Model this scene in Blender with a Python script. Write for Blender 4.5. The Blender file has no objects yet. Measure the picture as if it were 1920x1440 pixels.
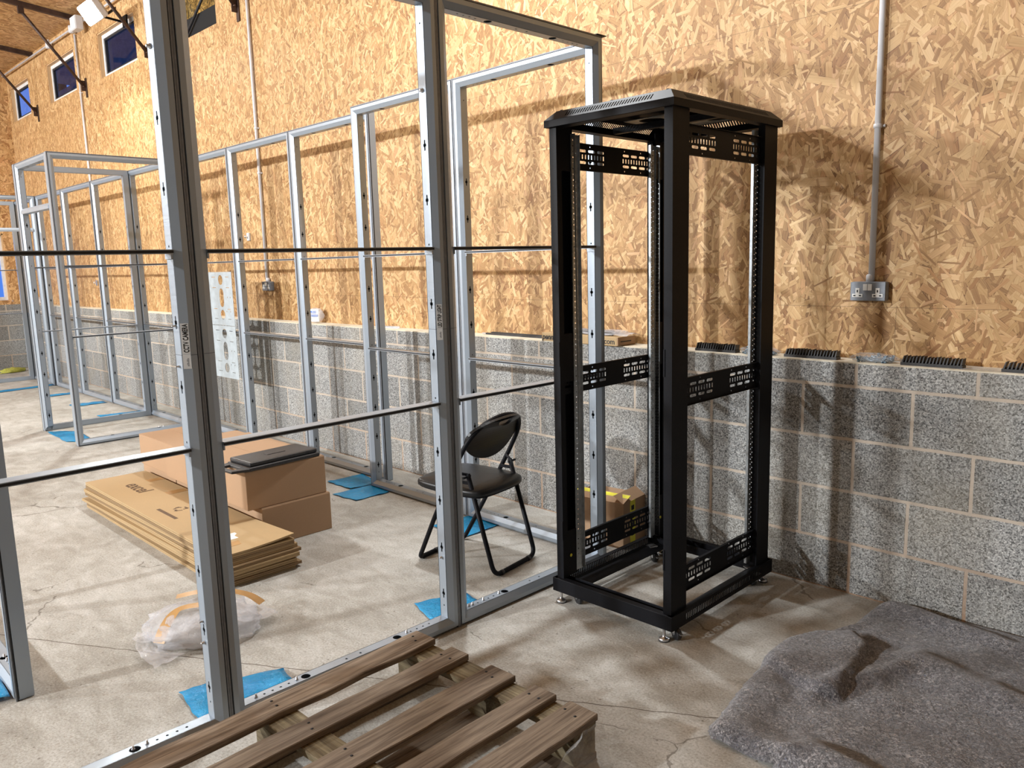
import bpy, math, random
from mathutils import Vector, Matrix, noise
from mathutils.geometry import tessellate_polygon
C = bpy.context.scene.collection
S = bpy.context.scene
PI = math.pi
# ------------------------------------------------------------------ camera
cam_d = bpy.data.cameras.new('camera'); cam = bpy.data.objects.new('camera', cam_d); C.objects.link(cam)
F_PX, YAW, PIT, ROL = 1492.91, -0.7955, -0.1539, -0.0272
cam_d.sensor_width = 36.0; cam_d.lens = F_PX / 1920 * 36.0; cam_d.clip_end = 200; cam_d.clip_start = 0.05
fw = Vector((math.sin(YAW)*math.cos(PIT), math.cos(YAW)*math.cos(PIT), math.sin(PIT)))
rt = Vector((math.cos(YAW), -math.sin(YAW), 0)); up = rt.cross(fw)
r2 = math.cos(ROL)*rt + math.sin(ROL)*up; u2 = -math.sin(ROL)*rt + math.cos(ROL)*up
M = Matrix((r2, u2, -fw)).transposed().to_4x4(); M.translation = Vector((2.4465, -3.2821, 1.4536))
cam.matrix_world = M
S.camera = cam
# ------------------------------------------------------------------ world: dusk sky outside the windows
w = bpy.data.worlds.new('dusk'); S.world = w; w.use_nodes = True
w.node_tree.nodes['Background'].inputs[0].default_value = (0.10, 0.27, 0.92, 1)
w.node_tree.nodes['Background'].inputs[1].default_value = 1.0
# ------------------------------------------------------------------ exposure
S.view_settings.view_transform = 'Standard'; S.view_settings.look = 'None'
S.view_settings.gamma = 1.0; S.view_settings.use_curve_mapping = False
S.view_settings.exposure = -0.10
# ------------------------------------------------------------------ flood lights of the workshop (out of frame ones), plus one added for fill
def flood(name, loc, target, watts, size=0.18, col=(1.0, 0.97, 0.92)):
    d = bpy.data.lights.new(name, 'AREA'); d.shape = 'DISK'; d.size = size; d.energy = watts; d.color = col
    o = bpy.data.objects.new(name, d); C.objects.link(o); o.location = loc
    o.rotation_euler = (Vector(target) - Vector(loc)).to_track_quat('-Z', 'Y').to_euler()
    return o
FAR_W, NEAR_W = 820, 110
COOL = (0.94, 0.975, 1.0)
flood('flood_or_fill_opposite', (-2.6, -10.6, 4.0), (-0.5, 0, 1.2), FAR_W, 0.30, COOL)
flood('flood_or_fill_opposite', (-6.9, -10.6, 4.1), (-3.5, 0, 1.2), FAR_W*.95, 0.30, COOL)
flood('flood_or_fill_opposite', (-11.0, -10.6, 4.1), (-5.5, 0, 1.2), FAR_W*.6, 0.30, COOL)  # added fill lamp, there to weaken the wall shadows
flood('floodlight_same_wall', (-0.9, -0.35, 4.15), (-0.9, -2.2, 0), NEAR_W, 0.2, COOL)

# ================================================================== helpers
def link(o, parent=None):
    C.objects.link(o)
    if parent is not None: o.parent = parent
    return o
def tag(o, label=None, cat=None, group=None, kind=None):
    if label: o['label'] = label
    if cat: o['category'] = cat
    if group: o['group'] = group
    if kind: o['kind'] = kind
    return o
def empty(name, loc=(0, 0, 0), rz=0, label=None, cat=None, group=None, kind=None):
    o = bpy.data.objects.new(name, None); C.objects.link(o); o.empty_display_size = 0.1
    o.location = loc; o.rotation_euler = (0, 0, rz)
    return tag(o, label, cat, group, kind)
def copy_tree(o, parent=None):
    c = o.copy(); C.objects.link(c)
    if parent is not None: c.parent = parent
    for ch in list(o.children): copy_tree(ch, c)
    return c

class MB:
    def __init__(s): s.v = []; s.f = []; s.m = []; s.sm = []
    def add(s, vs, fs, mi=0, smooth=False):
        n = len(s.v); s.v += [tuple(v) for v in vs]
        for f in fs: s.f.append([i + n for i in f]); s.m.append(mi); s.sm.append(smooth)
        return s
    def box(s, x0, x1, y0, y1, z0, z1, mi=0, M=None):
        v = [Vector((x, y, z)) for x in (x0, x1) for y in (y0, y1) for z in (z0, z1)]
        if M is not None: v = [M @ p for p in v]
        return s.add(v, [(0, 1, 3, 2), (4, 6, 7, 5), (0, 4, 5, 1), (2, 3, 7, 6), (0, 2, 6, 4), (1, 5, 7, 3)], mi)
    def tube(s, pts, r, n=10, mi=0, caps=True, closed=False):
        pts = [Vector(p) for p in pts]; N = len(pts); rings = []
        prev = None
        for i, p in enumerate(pts):
            a = pts[(i-1) % N] if (closed or i > 0) else p
            b = pts[(i+1) % N] if (closed or i < N-1) else p
            t = (b - a).normalized()
            if prev is None:
                h = Vector((0, 0, 1)) if abs(t.z) < 0.9 else Vector((1, 0, 0))
                u = t.cross(h).normalized()
            else:
                u = (prev - t * prev.dot(t)).normalized()
            prev = u; v = t.cross(u)
            rr = r[i] if isinstance(r, (list, tuple)) else r
            rings.append([p + (u*math.cos(2*PI*k/n) + v*math.sin(2*PI*k/n))*rr for k in range(n)])
        vs = [q for R in rings for q in R]; fs = []
        for i in range(N if closed else N-1):
            j = (i+1) % N
            for k in range(n):
                l = (k+1) % n; fs.append((i*n+k, i*n+l, j*n+l, j*n+k))
        s.add(vs, fs, mi, True)
        if caps and not closed:
            s.add(rings[0], [tuple(range(n))[::-1]], mi); s.add(rings[-1], [tuple(range(n))], mi)
        return s
    def lathe(s, prof, c=(0, 0, 0), n=20, mi=0, axis='z', smooth=True):
        c = Vector(c); vs = []; fs = []
        for (r, h) in prof:
            for k in range(n):
                a = 2*PI*k/n
                if axis == 'z': q = Vector((r*math.cos(a), r*math.sin(a), h))
                elif axis == 'x': q = Vector((h, r*math.cos(a), r*math.sin(a)))
                else: q = Vector((r*math.sin(a), h, r*math.cos(a)))
                vs.append(c + q)
        for i in range(len(prof)-1):
            for k in range(n):
                l = (k+1) % n; fs.append((i*n+k, i*n+l, (i+1)*n+l, (i+1)*n+k))
        fs.append(tuple(range(n))[::-1]); fs.append(tuple((len(prof)-1)*n+k for k in range(n)))
        return s.add(vs, fs, mi, smooth)
    def plate(s, outer, holes, t, fn, mi=0, mi_side=None):
        """flat plate with holes; fn(a,b,c) -> xyz, c from 0 to t"""
        loops = [outer] + list(holes)
        flat = [p for l in loops for p in l]
        tris = tessellate_polygon([[Vector((p[0], p[1], 0)) for p in l] for l in loops])
        n = len(flat)
        vs = [fn(a, b, 0) for a, b in flat] + [fn(a, b, t) for a, b in flat]
        fs = [tuple(tr) for tr in tris] + [tuple(i + n for i in tr[::-1]) for tr in tris]
        s.add(vs, fs, mi)
        base = 0; vs2 = []; f2 = []
        for l in loops:
            m = len(l)
            for i in range(m):
                j = (i+1) % m; f2.append((base+i, base+j, base+j+n, base+i+n))
            base += m
        s.add(vs, f2, mi if mi_side is None else mi_side)
        return s
    def extrude(s, prof, fn, L0, L1, mi=0, mitre=False):
        """closed cross-section (u,w) swept along L; fn(L,u,w)->xyz ; mitred corners at both ends"""
        n = len(prof)
        a = [fn(L0 + (u if mitre else 0), u, w_) for u, w_ in prof]
        b = [fn(L1 - (u if mitre else 0), u, w_) for u, w_ in prof]
        fs = [(i, (i+1) % n, (i+1) % n + n, i+n) for i in range(n)] + [tuple(range(n))[::-1], tuple(range(n, 2*n))]
        return s.add(a + b, fs, mi)
    def mesh(s, name, mats, fix=True):
        me = bpy.data.meshes.new(name); me.from_pydata(s.v, [], s.f)
        for m in (mats if isinstance(mats, (list, tuple)) else [mats]): me.materials.append(m)
        me.polygons.foreach_set('material_index', s.m); me.polygons.foreach_set('use_smooth', s.sm)
        if fix:
            import bmesh
            bm = bmesh.new(); bm.from_mesh(me); bmesh.ops.remove_doubles(bm, verts=bm.verts, dist=1e-5)
            bmesh.ops.recalc_face_normals(bm, faces=bm.faces); bm.to_mesh(me); bm.free()
        me.update(); return me
    def build(s, name, mats, parent=None, bevel=0, seg=2, loc=None, fix=True):
        o = bpy.data.objects.new(name, s.mesh(name, mats, fix)); link(o, parent)
        if loc: o.location = loc
        if bevel:
            b = o.modifiers.new('b', 'BEVEL'); b.width = bevel; b.segments = seg; b.limit_method = 'ANGLE'; b.angle_limit = math.radians(40)
        return o
def rect(x0, y0, x1, y1): return [(x0, y0), (x1, y0), (x1, y1), (x0, y1)]
def circ(x, y, r, n=12): return [(x + r*math.cos(2*PI*k/n), y + r*math.sin(2*PI*k/n)) for k in range(n)]
def slot(x, y, lx, ly, n=5):
    """stadium hole, longer side is lx or ly"""
    pts = []
    if lx >= ly:
        r = ly/2; h = lx/2 - r
        for k in range(n+1): a = -PI/2 + PI*k/n; pts.append((x + h + r*math.cos(a), y + r*math.sin(a)))
        for k in range(n+1): a = PI/2 + PI*k/n; pts.append((x - h + r*math.cos(a), y + r*math.sin(a)))
    else:
        pts = [(x + (q - y), y + (p - x)) for p, q in slot(x, y, ly, lx, n)]
    return pts
def spline(pts, n=8, closed=False):
    P = [Vector(p) for p in pts]; out = []; N = len(P)
    for i in range(N if closed else N-1):
        p0 = P[(i-1) % N] if (closed or i > 0) else P[i]; p1 = P[i]; p2 = P[(i+1) % N]
        p3 = P[(i+2) % N] if (closed or i < N-2) else P[i+1]
        for k in range(n):
            t = k/n
            out.append(0.5*((2*p1) + (p2-p0)*t + (2*p0-5*p1+4*p2-p3)*t*t + (3*p1-p0-3*p2+p3)*t**3))
    if not closed: out.append(P[-1])
    return out
def fillet(pts, r, n=6):
    P = [Vector(p) for p in pts]; out = [P[0]]
    for i in range(1, len(P)-1):
        a = (P[i-1]-P[i]); b = (P[i+1]-P[i]); d = min(r, a.length*0.49, b.length*0.49)
        A = P[i] + a.normalized()*d; B = P[i] + b.normalized()*d
        for k in range(n+1):
            t = k/n; out.append((1-t)**2*A + 2*t*(1-t)*P[i] + t*t*B)
    out.append(P[-1]); return out
def text_mesh(name, body, size, mat, parent, M, depth=0.0004, align='LEFT', sx=1.0, shear=0, bold=0.0):
    cu = bpy.data.curves.new(name, 'FONT'); cu.body = body; cu.size = size; cu.extrude = depth; cu.align_x = align
    cu.resolution_u = 3; cu.shear = shear; cu.offset = bold*size
    t = bpy.data.objects.new(name, cu); C.objects.link(t)
    dg = bpy.context.evaluated_depsgraph_get(); me = bpy.data.meshes.new_from_object(t.evaluated_get(dg))
    C.objects.unlink(t); bpy.data.objects.remove(t)
    me.transform(M @ Matrix.Diagonal((sx, 1, 1, 1))); me.materials.clear(); me.materials.append(mat)
    o = bpy.data.objects.new(name, me); return link(o, parent)

# ================================================================== materials
class NT:
    def __init__(s, name):
        s.m = bpy.data.materials.new(name); s.m.use_nodes = True; s.t = s.m.node_tree; s.n = s.t.nodes
        s.b = s.n['Principled BSDF']; s.out = s.n['Material Output']
    def node(s, ty, **kw):
        o = s.n.new(ty)
        for k, v in kw.items(): setattr(o, k, v)
        return o
    def lk(s, a, b): s.t.links.new(a, b)
    def inp(s, node, key, val):
        if hasattr(val, 'is_output') or hasattr(val, 'links'): s.lk(val, node.inputs[key])
        else: node.inputs[key].default_value = val
    def co(s): return s.node('ShaderNodeTexCoord').outputs['Object']
    def mapping(s, v, scale=(1, 1, 1), rot=(0, 0, 0), loc=(0, 0, 0)):
        o = s.node('ShaderNodeMapping'); s.lk(v, o.inputs[0]); o.inputs['Scale'].default_value = scale
        o.inputs['Rotation'].default_value = rot; o.inputs['Location'].default_value = loc; return o.outputs[0]
    def noise(s, v, scale, detail=3, rough=0.5, out='Fac', dist=0):
        o = s.node('ShaderNodeTexNoise'); s.lk(v, o.inputs['Vector']); o.inputs['Scale'].default_value = scale
        o.inputs['Detail'].default_value = detail; o.inputs['Roughness'].default_value = rough; o.inputs['Distortion'].default_value = dist
        return o.outputs[out]
    def voro(s, v, scale, feature='F1', metric='EUCLIDEAN', rnd=1.0):
        o = s.node('ShaderNodeTexVoronoi', feature=feature)
        if feature not in ('DISTANCE_TO_EDGE', 'N_SPHERE_RADIUS'): o.distance = metric
        s.lk(v, o.inputs['Vector']); o.inputs['Scale'].default_value = scale; o.inputs['Randomness'].default_value = rnd; return o
    def math(s, op, a, b=0.0, clamp=False):
        o = s.node('ShaderNodeMath', operation=op, use_clamp=clamp); s.inp(o, 0, a); s.inp(o, 1, b); return o.outputs[0]
    def mix(s, f, a, b, mode='MIX'):
        o = s.node('ShaderNodeMix', data_type='RGBA', blend_type=mode); s.inp(o, 0, f); s.inp(o, 6, a); s.inp(o, 7, b); return o.outputs[2]
    def ramp(s, f, stops):
        o = s.node('ShaderNodeValToRGB'); s.lk(f, o.inputs[0]); e = o.color_ramp.elements
        while len(e) < len(stops): e.new(0.5)
        for i, (p, c) in enumerate(stops): e[i].position = p; e[i].color = c if len(c) == 4 else (*c, 1)
        return o.outputs[0]
    def maprange(s, v, a, b, c=0, d=1):
        o = s.node('ShaderNodeMapRange'); s.inp(o, 0, v); o.inputs[1].default_value = a; o.inputs[2].default_value = b
        o.inputs[3].default_value = c; o.inputs[4].default_value = d; return o.outputs[0]
    def bump(s, h, strength=0.3, dist=0.01):
        o = s.node('ShaderNodeBump'); o.inputs['Strength'].default_value = strength; o.inputs['Distance'].default_value = dist
        s.lk(h, o.inputs['Height']); s.lk(o.outputs[0], s.b.inputs['Normal']); return o
    def set(s, **kw):
        for k, v in kw.items():
            s.inp(s.b, k.replace('_', ' '), v)
        return s
def G(v): return (v, v, v, 1)
def srgb(r, g, b):
    f = lambda c: (c/255/12.92) if c/255 <= 0.04045 else ((c/255+0.055)/1.055)**2.4
    return (f(r), f(g), f(b), 1)
def plain(name, col, rough=0.5, metal=0.0, nscale=0, namp=0.1, **kw):
    t = NT(name); c = t.co()
    n = t.noise(c, nscale or 20, 3)
    k = t.maprange(n, 0.3, 0.7, 1-namp, 1+namp)
    mult = t.node('ShaderNodeVectorMath', operation='SCALE'); mult.inputs[0].default_value = col[:3]; t.lk(k, mult.inputs['Scale'])
    t.lk(mult.outputs[0], t.b.inputs['Base Color']); t.b.inputs['Roughness'].default_value = rough; t.b.inputs['Metallic'].default_value = metal
    for a, v in kw.items(): t.b.inputs[a.replace('_', ' ')].default_value = v
    return t.m

def osb(name, axes, angles, gain=1.0, warm=0):
    """oriented strand board: layers of long wood flakes, each layer turned by its own angle"""
    t = NT(name); co = t.co()
    sep = t.node('ShaderNodeSeparateXYZ'); t.lk(co, sep.inputs[0])
    cmb = t.node('ShaderNodeCombineXYZ'); t.lk(sep.outputs[axes[0]], cmb.inputs[0]); t.lk(sep.outputs[axes[1]], cmb.inputs[1])
    wob = t.noise(cmb.outputs[0], 22, 2, 0.6, 'Color')
    va = t.node('ShaderNodeVectorMath', operation='MULTIPLY_ADD'); t.lk(wob, va.inputs[0]); va.inputs[1].default_value = (0.0045, 0.0045, 0)
    t.lk(cmb.outputs[0], va.inputs[2]); P = va.outputs[0]
    # base layer: fine elongated flakes
    r0 = t.mapping(P, rot=(0, 0, 1.35)); vo = t.voro(t.mapping(r0, scale=(1/.11, 1/.022, 1)), 1.0, 'F1', 'CHEBYCHEV', 1.0)
    sc = t.node('ShaderNodeSeparateColor'); t.lk(vo.outputs['Color'], sc.inputs[0])
    val = t.math('ADD', t.math('MULTIPLY', sc.outputs[0], 0.55), t.math('MULTIPLY', t.noise(t.mapping(r0, scale=(8, 150, 1)), 1.0, 2, 0.6), 0.40)); tone = sc.outputs[2]
    for i, (cell, hw0, hw1, thr, mid, spread) in enumerate(angles):
        # every flake is a straight rectangle in its own cell, turned by an angle of its own
        Q = t.mapping(P, scale=(1/cell, 1/cell, 1), loc=(i*3.71+.3, i*1.93+.7, 0))
        vo = t.voro(Q, 1.0, 'F1', 'EUCLIDEAN', 0.9)
        sc = t.node('ShaderNodeSeparateColor'); t.lk(vo.outputs['Color'], sc.inputs[0])
        df = t.node('ShaderNodeVectorMath', operation='SUBTRACT'); t.lk(Q, df.inputs[0]); t.lk(vo.outputs['Position'], df.inputs[1])
        vr = t.node('ShaderNodeVectorRotate', rotation_type='Z_AXIS'); t.lk(df.outputs[0], vr.inputs['Vector'])
        t.lk(t.math('ADD', t.math('MULTIPLY', t.math('SUBTRACT', sc.outputs[1], 0.5), spread), -mid), vr.inputs['Angle'])
        lx = t.node('ShaderNodeSeparateXYZ'); t.lk(vr.outputs[0], lx.inputs[0])
        hw = t.maprange(sc.outputs[2], 0, 1, hw0, hw1)
        rat = t.math('DIVIDE', t.math('ABSOLUTE', t.math('ADD', lx.outputs[1], t.math('MULTIPLY', lx.outputs[0], .07))), hw)
        inside = t.math('MULTIPLY', t.math('LESS_THAN', rat, 1.0), t.math('LESS_THAN', t.math('ABSOLUTE', lx.outputs[0]), 0.62))
        near = t.math('MULTIPLY', t.math('LESS_THAN', rat, 1.14), t.math('LESS_THAN', t.math('ABSOLUTE', lx.outputs[0]), 0.64))
        rr = t.math('FRACT', t.math('MULTIPLY', sc.outputs[1], 37.7)); r3 = t.math('FRACT', t.math('MULTIPLY', sc.outputs[2], 53.3))
        pick = t.math('GREATER_THAN', rr, thr)
        mk = t.math('MULTIPLY', inside, pick); rim_shadow = t.math('MULTIPLY', t.math('MULTIPLY', near, pick), t.math('SUBTRACT', 1.0, inside))
        off = t.node('ShaderNodeVectorMath', operation='MULTIPLY_ADD'); t.lk(vr.outputs[0], off.inputs[0]); off.inputs[1].default_value = (8*cell, 170*cell, 1); t.lk(vo.outputs['Color'], off.inputs[2])
        fib = t.noise(off.outputs[0], 1.0, 2, 0.6)
        v = t.math('ADD', t.math('MULTIPLY', sc.outputs[0], 0.58), t.math('MULTIPLY', fib, 0.42))
        o = t.node('ShaderNodeMix', data_type='FLOAT'); t.lk(mk, o.inputs[0]); t.lk(val, o.inputs[2]); t.lk(v, o.inputs[3])
        val = t.math('SUBTRACT', o.outputs[0], t.math('MULTIPLY', rim_shadow, 0.20))  # darker rim paints a small shadow round each flake
        o2 = t.node('ShaderNodeMix', data_type='FLOAT'); t.lk(mk, o2.inputs[0]); t.lk(tone, o2.inputs[2]); t.lk(r3, o2.inputs[3]); tone = o2.outputs[0]
    g = gain
    col = t.ramp(val, [(0.06, (0.155*g, 0.068*g, 0.025*g)), (0.25, (0.37*g, 0.205*g, 0.088*g)), (0.45, (0.54*g, 0.33*g, 0.150*g)), (0.66, (0.71*g, 0.475*g, 0.25*g)), (0.93, (0.93*g, 0.70*g, 0.43*g))])
    tint = t.ramp(tone, [(0.0, (0.90, 0.70, 0.56)), (0.10, (1.0, 0.90, 0.80)), (0.35, (1, 0.98, 0.90)), (0.8, (1.0, 0.95, 0.80)), (0.92, (1.0, .93, .82)), (1.0, (0.82, 0.66, 0.60))])
    col = t.mix(0.8, col, tint, 'MULTIPLY')
    col = t.mix(t.maprange(t.noise(cmb.outputs[0], 1.1, 2), 0.35, 0.65, 0.0, 0.22), col, (0.42*g, 0.24*g, 0.10*g, 1), 'MIX')
    # joints between sheets
    br = t.node('ShaderNodeTexBrick'); t.lk(cmb.outputs[0], br.inputs[0]); br.inputs['Scale'].default_value = 1
    br.inputs['Brick Width'].default_value = 2.44; br.inputs['Row Height'].default_value = 1.22; br.inputs['Mortar Size'].default_value = 0.0012; br.offset = 0.5
    col = t.mix(t.math('MULTIPLY', br.outputs['Fac'], 0.55), col, (0.10, 0.05, 0.02, 1))
    t.lk(col, t.b.inputs['Base Color']); t.b.inputs['Roughness'].default_value = 0.55; t.b.inputs['Specular IOR Level'].default_value = 0.35
    t.bump(t.noise(t.mapping(co, scale=(1, 1, .35)), 90, 2, 0.6), 0.25, 0.002)
    return t.m
# cell size, half width range (in cells), share left out, mean direction, spread of directions
ANG = [(.095, .10, .22, .10, 1.5, 1.8), (.105, .09, .20, .15, 1.5, 2.2), (.070, .08, .17, .25, 1.2, 3.1), (.10, .07, .17, .20, 1.7, 2.0), (.08, .06, .15, .25, 1.5, 2.6), (.13, .09, .17, .62, 1.4, 3.1), (.060, .06, .13, .30, 1.6, 2.4), (.075, .045, .11, .30, 1.5, 3.1), (.090, .03, .08, .35, 1.5, 2.2)]
m_osb = osb('osb_board', (0, 2), ANG, .88)
m_osb_y = osb('osb_board_end', (1, 2), ANG[:6], 1.0)
m_osb_c = osb('osb_board_ceiling', (0, 1), ANG[:6], 0.85)

def blockwork(name, ax):
    t = NT(name); co = t.co()
    sep = t.node('ShaderNodeSeparateXYZ'); t.lk(co, sep.inputs[0])
    cmb = t.node('ShaderNodeCombineXYZ'); t.lk(sep.outputs[ax], cmb.inputs[0]); t.lk(sep.outputs[2], cmb.inputs[1])
    wv = t.node('ShaderNodeVectorMath', operation='MULTIPLY_ADD'); t.lk(t.noise(cmb.outputs[0], 14, 3, 0.6, 'Color'), wv.inputs[0]); wv.inputs[1].default_value = (0.007, 0.007, 0); t.lk(cmb.outputs[0], wv.inputs[2])
    br = t.node('ShaderNodeTexBrick'); t.lk(t.mapping(wv.outputs[0], loc=(20*0.45 - 0.003, -0.003, 0)), br.inputs[0])
    br.inputs['Scale'].default_value = 1; br.inputs['Brick Width'].default_value = 0.45; br.inputs['Row Height'].default_value = 0.225
    br.inputs['Mortar Size'].default_value = 0.0075; br.inputs['Mortar Smooth'].default_value = 0.25; br.offset = 0.5; br.offset_frequency = 2
    br.inputs['Color1'].default_value = (0.42, 0.42, 0.42, 1); br.inputs['Color2'].default_value = (0.60, 0.60, 0.60, 1); br.inputs['Mortar'].default_value = (0.5, 0.5, 0.5, 1)
    ag = t.voro(co, 210, 'F1'); sc = t.node('ShaderNodeSeparateColor'); t.lk(ag.outputs['Color'], sc.inputs[0])
    fine = t.noise(co, 160, 3, 0.75)
    stone = t.ramp(t.math('ADD', t.math('MULTIPLY', sc.outputs[0], 0.5), t.math('MULTIPLY', fine, 0.5)),
                   [(0.18, (0.03, 0.03, 0.03)), (0.31, (0.15, 0.15, 0.148)), (0.46, (0.27, 0.27, 0.264)), (0.64, (0.385, 0.385, 0.372)), (0.88, (0.68, 0.68, 0.66))])
    pit = t.math('LESS_THAN', t.noise(co, 75, 2, 0.6), 0.335)
    stone = t.mix(t.math('MULTIPLY', pit, 0.8), stone, (0.03, 0.03, 0.03, 1))
    tone = t.mix(1.0, stone, t.mix(1.0, br.outputs['Color'], G(1.95), 'MULTIPLY'), 'MULTIPLY')
    st = t.noise(t.mapping(co, scale=(1, 1, 0.6)), 2.2, 3, 0.6)
    tone = t.mix(t.maprange(st, 0.45, 0.7, 0, 0.30), tone, (0.34, 0.30, 0.22, 1), 'MIX')
    zz = t.maprange(sep.outputs[2], 0.0, 0.35, 0.85, 0.0)
    mort = t.mix(zz, (0.50, 0.43, 0.36, 1), (0.31, 0.17, 0.095, 1))
    mort = t.mix(t.maprange(t.noise(co, 60, 3), 0.3, 0.7, 0, 0.35), mort, (0.62, 0.53, 0.42, 1))
    col = t.mix(br.outputs['Fac'], tone, mort)
    t.lk(col, t.b.inputs['Base Color']); t.b.inputs['Roughness'].default_value = 0.93; t.b.inputs['Specular IOR Level'].default_value = 0.2
    h = t.math('SUBTRACT', t.math('ADD', sc.outputs[0], fine), t.math('MULTIPLY', br.outputs['Fac'], 1.2))
    t.bump(h, 0.55, 0.004)
    return t.m
m_block = blockwork('concrete_blockwork', 0); m_block_y = blockwork('concrete_blockwork_end', 1)

def concrete():
    t = NT('concrete_floor'); co = t.co()
    big = t.noise(co, 0.9, 4, 0.6); mid = t.noise(t.mapping(co, scale=(1, 1.7, 1), rot=(0, 0, 0.6)), 6, 5, 0.65, dist=0.6); fine = t.noise(co, 120, 3, 0.75)
    c = t.ramp(t.math('ADD', t.math('ADD', t.math('MULTIPLY', big, 0.38), t.math('MULTIPLY', fine, 0.20)), t.math('MULTIPLY', mid, 0.42)), [(0.32, (0.235, 0.218, 0.188)), (0.45, (0.35, 0.335, 0.30)), (0.56, (0.465, 0.455, 0.425)), (0.70, (0.60, 0.595, 0.57))])
    c = t.mix(t.maprange(fine, 0.30, 0.50, 0.55, 0), c, (0.20, 0.175, 0.14, 1))
    c = t.mix(t.maprange(fine, 0.58, 0.75, 0, 0.4), c, (0.80, 0.78, 0.72, 1))
    pit = t.voro(co, 26, 'F1'); ps = t.node('ShaderNodeSeparateColor'); t.lk(pit.outputs['Color'], ps.inputs[0])
    pm = t.math('MULTIPLY', t.math('LESS_THAN', pit.outputs['Distance'], 0.11), t.math('GREATER_THAN', ps.outputs[0], 0.72))
    c = t.mix(t.math('MULTIPLY', pm, 0.6), c, (0.12, 0.10, 0.08, 1))
    # hairline cracks
    wv = t.node('ShaderNodeVectorMath', operation='MULTIPLY_ADD'); t.lk(t.noise(co, 3, 4, 0.6, 'Color'), wv.inputs[0]); wv.inputs[1].default_value = (0.3, 0.3, 0); t.lk(co, wv.inputs[2])
    cr = t.voro(wv.outputs[0], 1.1, 'DISTANCE_TO_EDGE')
    crm = t.math('MULTIPLY', t.math('LESS_THAN', cr.outputs['Distance'], 0.0035), t.math('GREATER_THAN', t.noise(co, 1.7, 2), 0.56))
    c = t.mix(t.math('MULTIPLY', crm, 0.6), c, (0.10, 0.085, 0.065, 1))
    # sawn joint running diagonally across the slab (line through (-0.9,-2.46) and (1.19,-1.22))
    sep = t.node('ShaderNodeSeparateXYZ'); t.lk(co, sep.inputs[0])
    dx, dy = 2.09, 1.24; L = math.hypot(dx, dy)
    d = t.math('ADD', t.math('MULTIPLY', t.math('SUBTRACT', sep.outputs[0], -0.9), -dy/L), t.math('MULTIPLY', t.math('SUBTRACT', sep.outputs[1], -2.46), dx/L))
    d = t.math('ADD', d, t.math('MULTIPLY', t.math('SUBTRACT', t.noise(co, 12, 3), 0.5), 0.02))
    jm = t.math('LESS_THAN', t.math('ABSOLUTE', d), 0.0024)
    c = t.mix(t.math('MULTIPLY', jm, 0.85), c, (0.085, 0.06, 0.045, 1))
    # rusty spots
    rs = t.voro(co, 0.9, 'F1'); c = t.mix(t.math('MULTIPLY', t.maprange(rs.outputs['Distance'], 0.0, 0.07, 1, 0), 0.5), c, (0.38, 0.20, 0.09, 1))
    t.lk(c, t.b.inputs['Base Color']); t.b.inputs['Roughness'].default_value = 0.8; t.b.inputs['Specular IOR Level'].default_value = 0.3
    t.bump(t.math('ADD', t.math('MULTIPLY', mid, 1.2), fine), 0.35, 0.004)
    return t.m
m_floor = concrete()

def brushed(name, col, rough, metal, axis_scale=(2, 2, 60)):
    t = NT(name); co = t.co(); n = t.noise(t.mapping(co, scale=axis_scale), 6, 3)
    n2 = t.noise(co, 3, 2)
    t.lk(t.mix(t.maprange(n2, 0.3, 0.7, 0, 0.35), col, tuple(c*0.86 for c in col[:3]) + (1,)), t.b.inputs['Base Color'])
    t.lk(t.maprange(n, 0.3, 0.7, rough-0.05, rough+0.08), t.b.inputs['Roughness']); t.b.inputs['Metallic'].default_value = metal
    return t.m
m_alu = brushed('silver_coated_aluminium', (0.35, 0.405, 0.47, 1), 0.36, 0.40)
m_seal = plain('black_rubber_seal', (0.012, 0.012, 0.014), 0.6)
m_steel = plain('zinc_steel', (0.62, 0.63, 0.65), 0.28, 0.95, 40, 0.15)
m_galv = plain('galvanised_rail', (0.40, 0.43, 0.45), 0.36, 0.85, 60, 0.2)
m_black = plain('black_powder_coat', (0.0065, 0.0068, 0.009), 0.50, 0.0, 200, 0.25, Specular_IOR_Level=0.13)
m_blackp = plain('black_plastic', (0.022, 0.022, 0.024), 0.42, 0.0, 60, 0.3)
m_vinyl = plain('black_vinyl', (0.009, 0.009, 0.0095), 0.36, 0.0, 150, 0.2, Specular_IOR_Level=0.3)
m_hole = plain('dark_recess', (0.006, 0.006, 0.007), 0.9)
m_white = plain('white_plastic', (0.78, 0.78, 0.76), 0.4)
m_cond = plain('white_conduit', (0.62, 0.62, 0.64), 0.45, 0.0, 8, 0.08)
m_upvc = plain('white_window_frame', (0.72, 0.73, 0.74), 0.35)
m_greyp = plain('grey_metalclad', (0.19, 0.205, 0.23), 0.45, 0.3, 60, 0.12)
m_brownsteel = plain('brown_primed_steel', (0.055, 0.030, 0.022), 0.55, 0.3, 12, 0.4)
m_label = plain('grey_label', (0.66, 0.67, 0.67), 0.5)
m_ink = plain('black_ink', (0.012, 0.012, 0.012), 0.5)
m_inkb = plain('printed_brown_ink', (0.10, 0.055, 0.025), 0.7)
m_dust = plain('mortar_bed', (0.66, 0.60, 0.48), 0.9, 0, 30, 0.12)
m_plate = plain('light_grey_coated_plate', (0.42, 0.48, 0.52), 0.4, 0.1)
m_yellow = plain('yellow_tape', (0.75, 0.70, 0.05), 0.35)
m_glove = plain('yellow_cloth', (0.42, 0.42, 0.08), 0.9, 0, 90, 0.3)
m_brown = plain('brown_parcel_tape', (0.42, 0.24, 0.09), 0.28)

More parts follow.
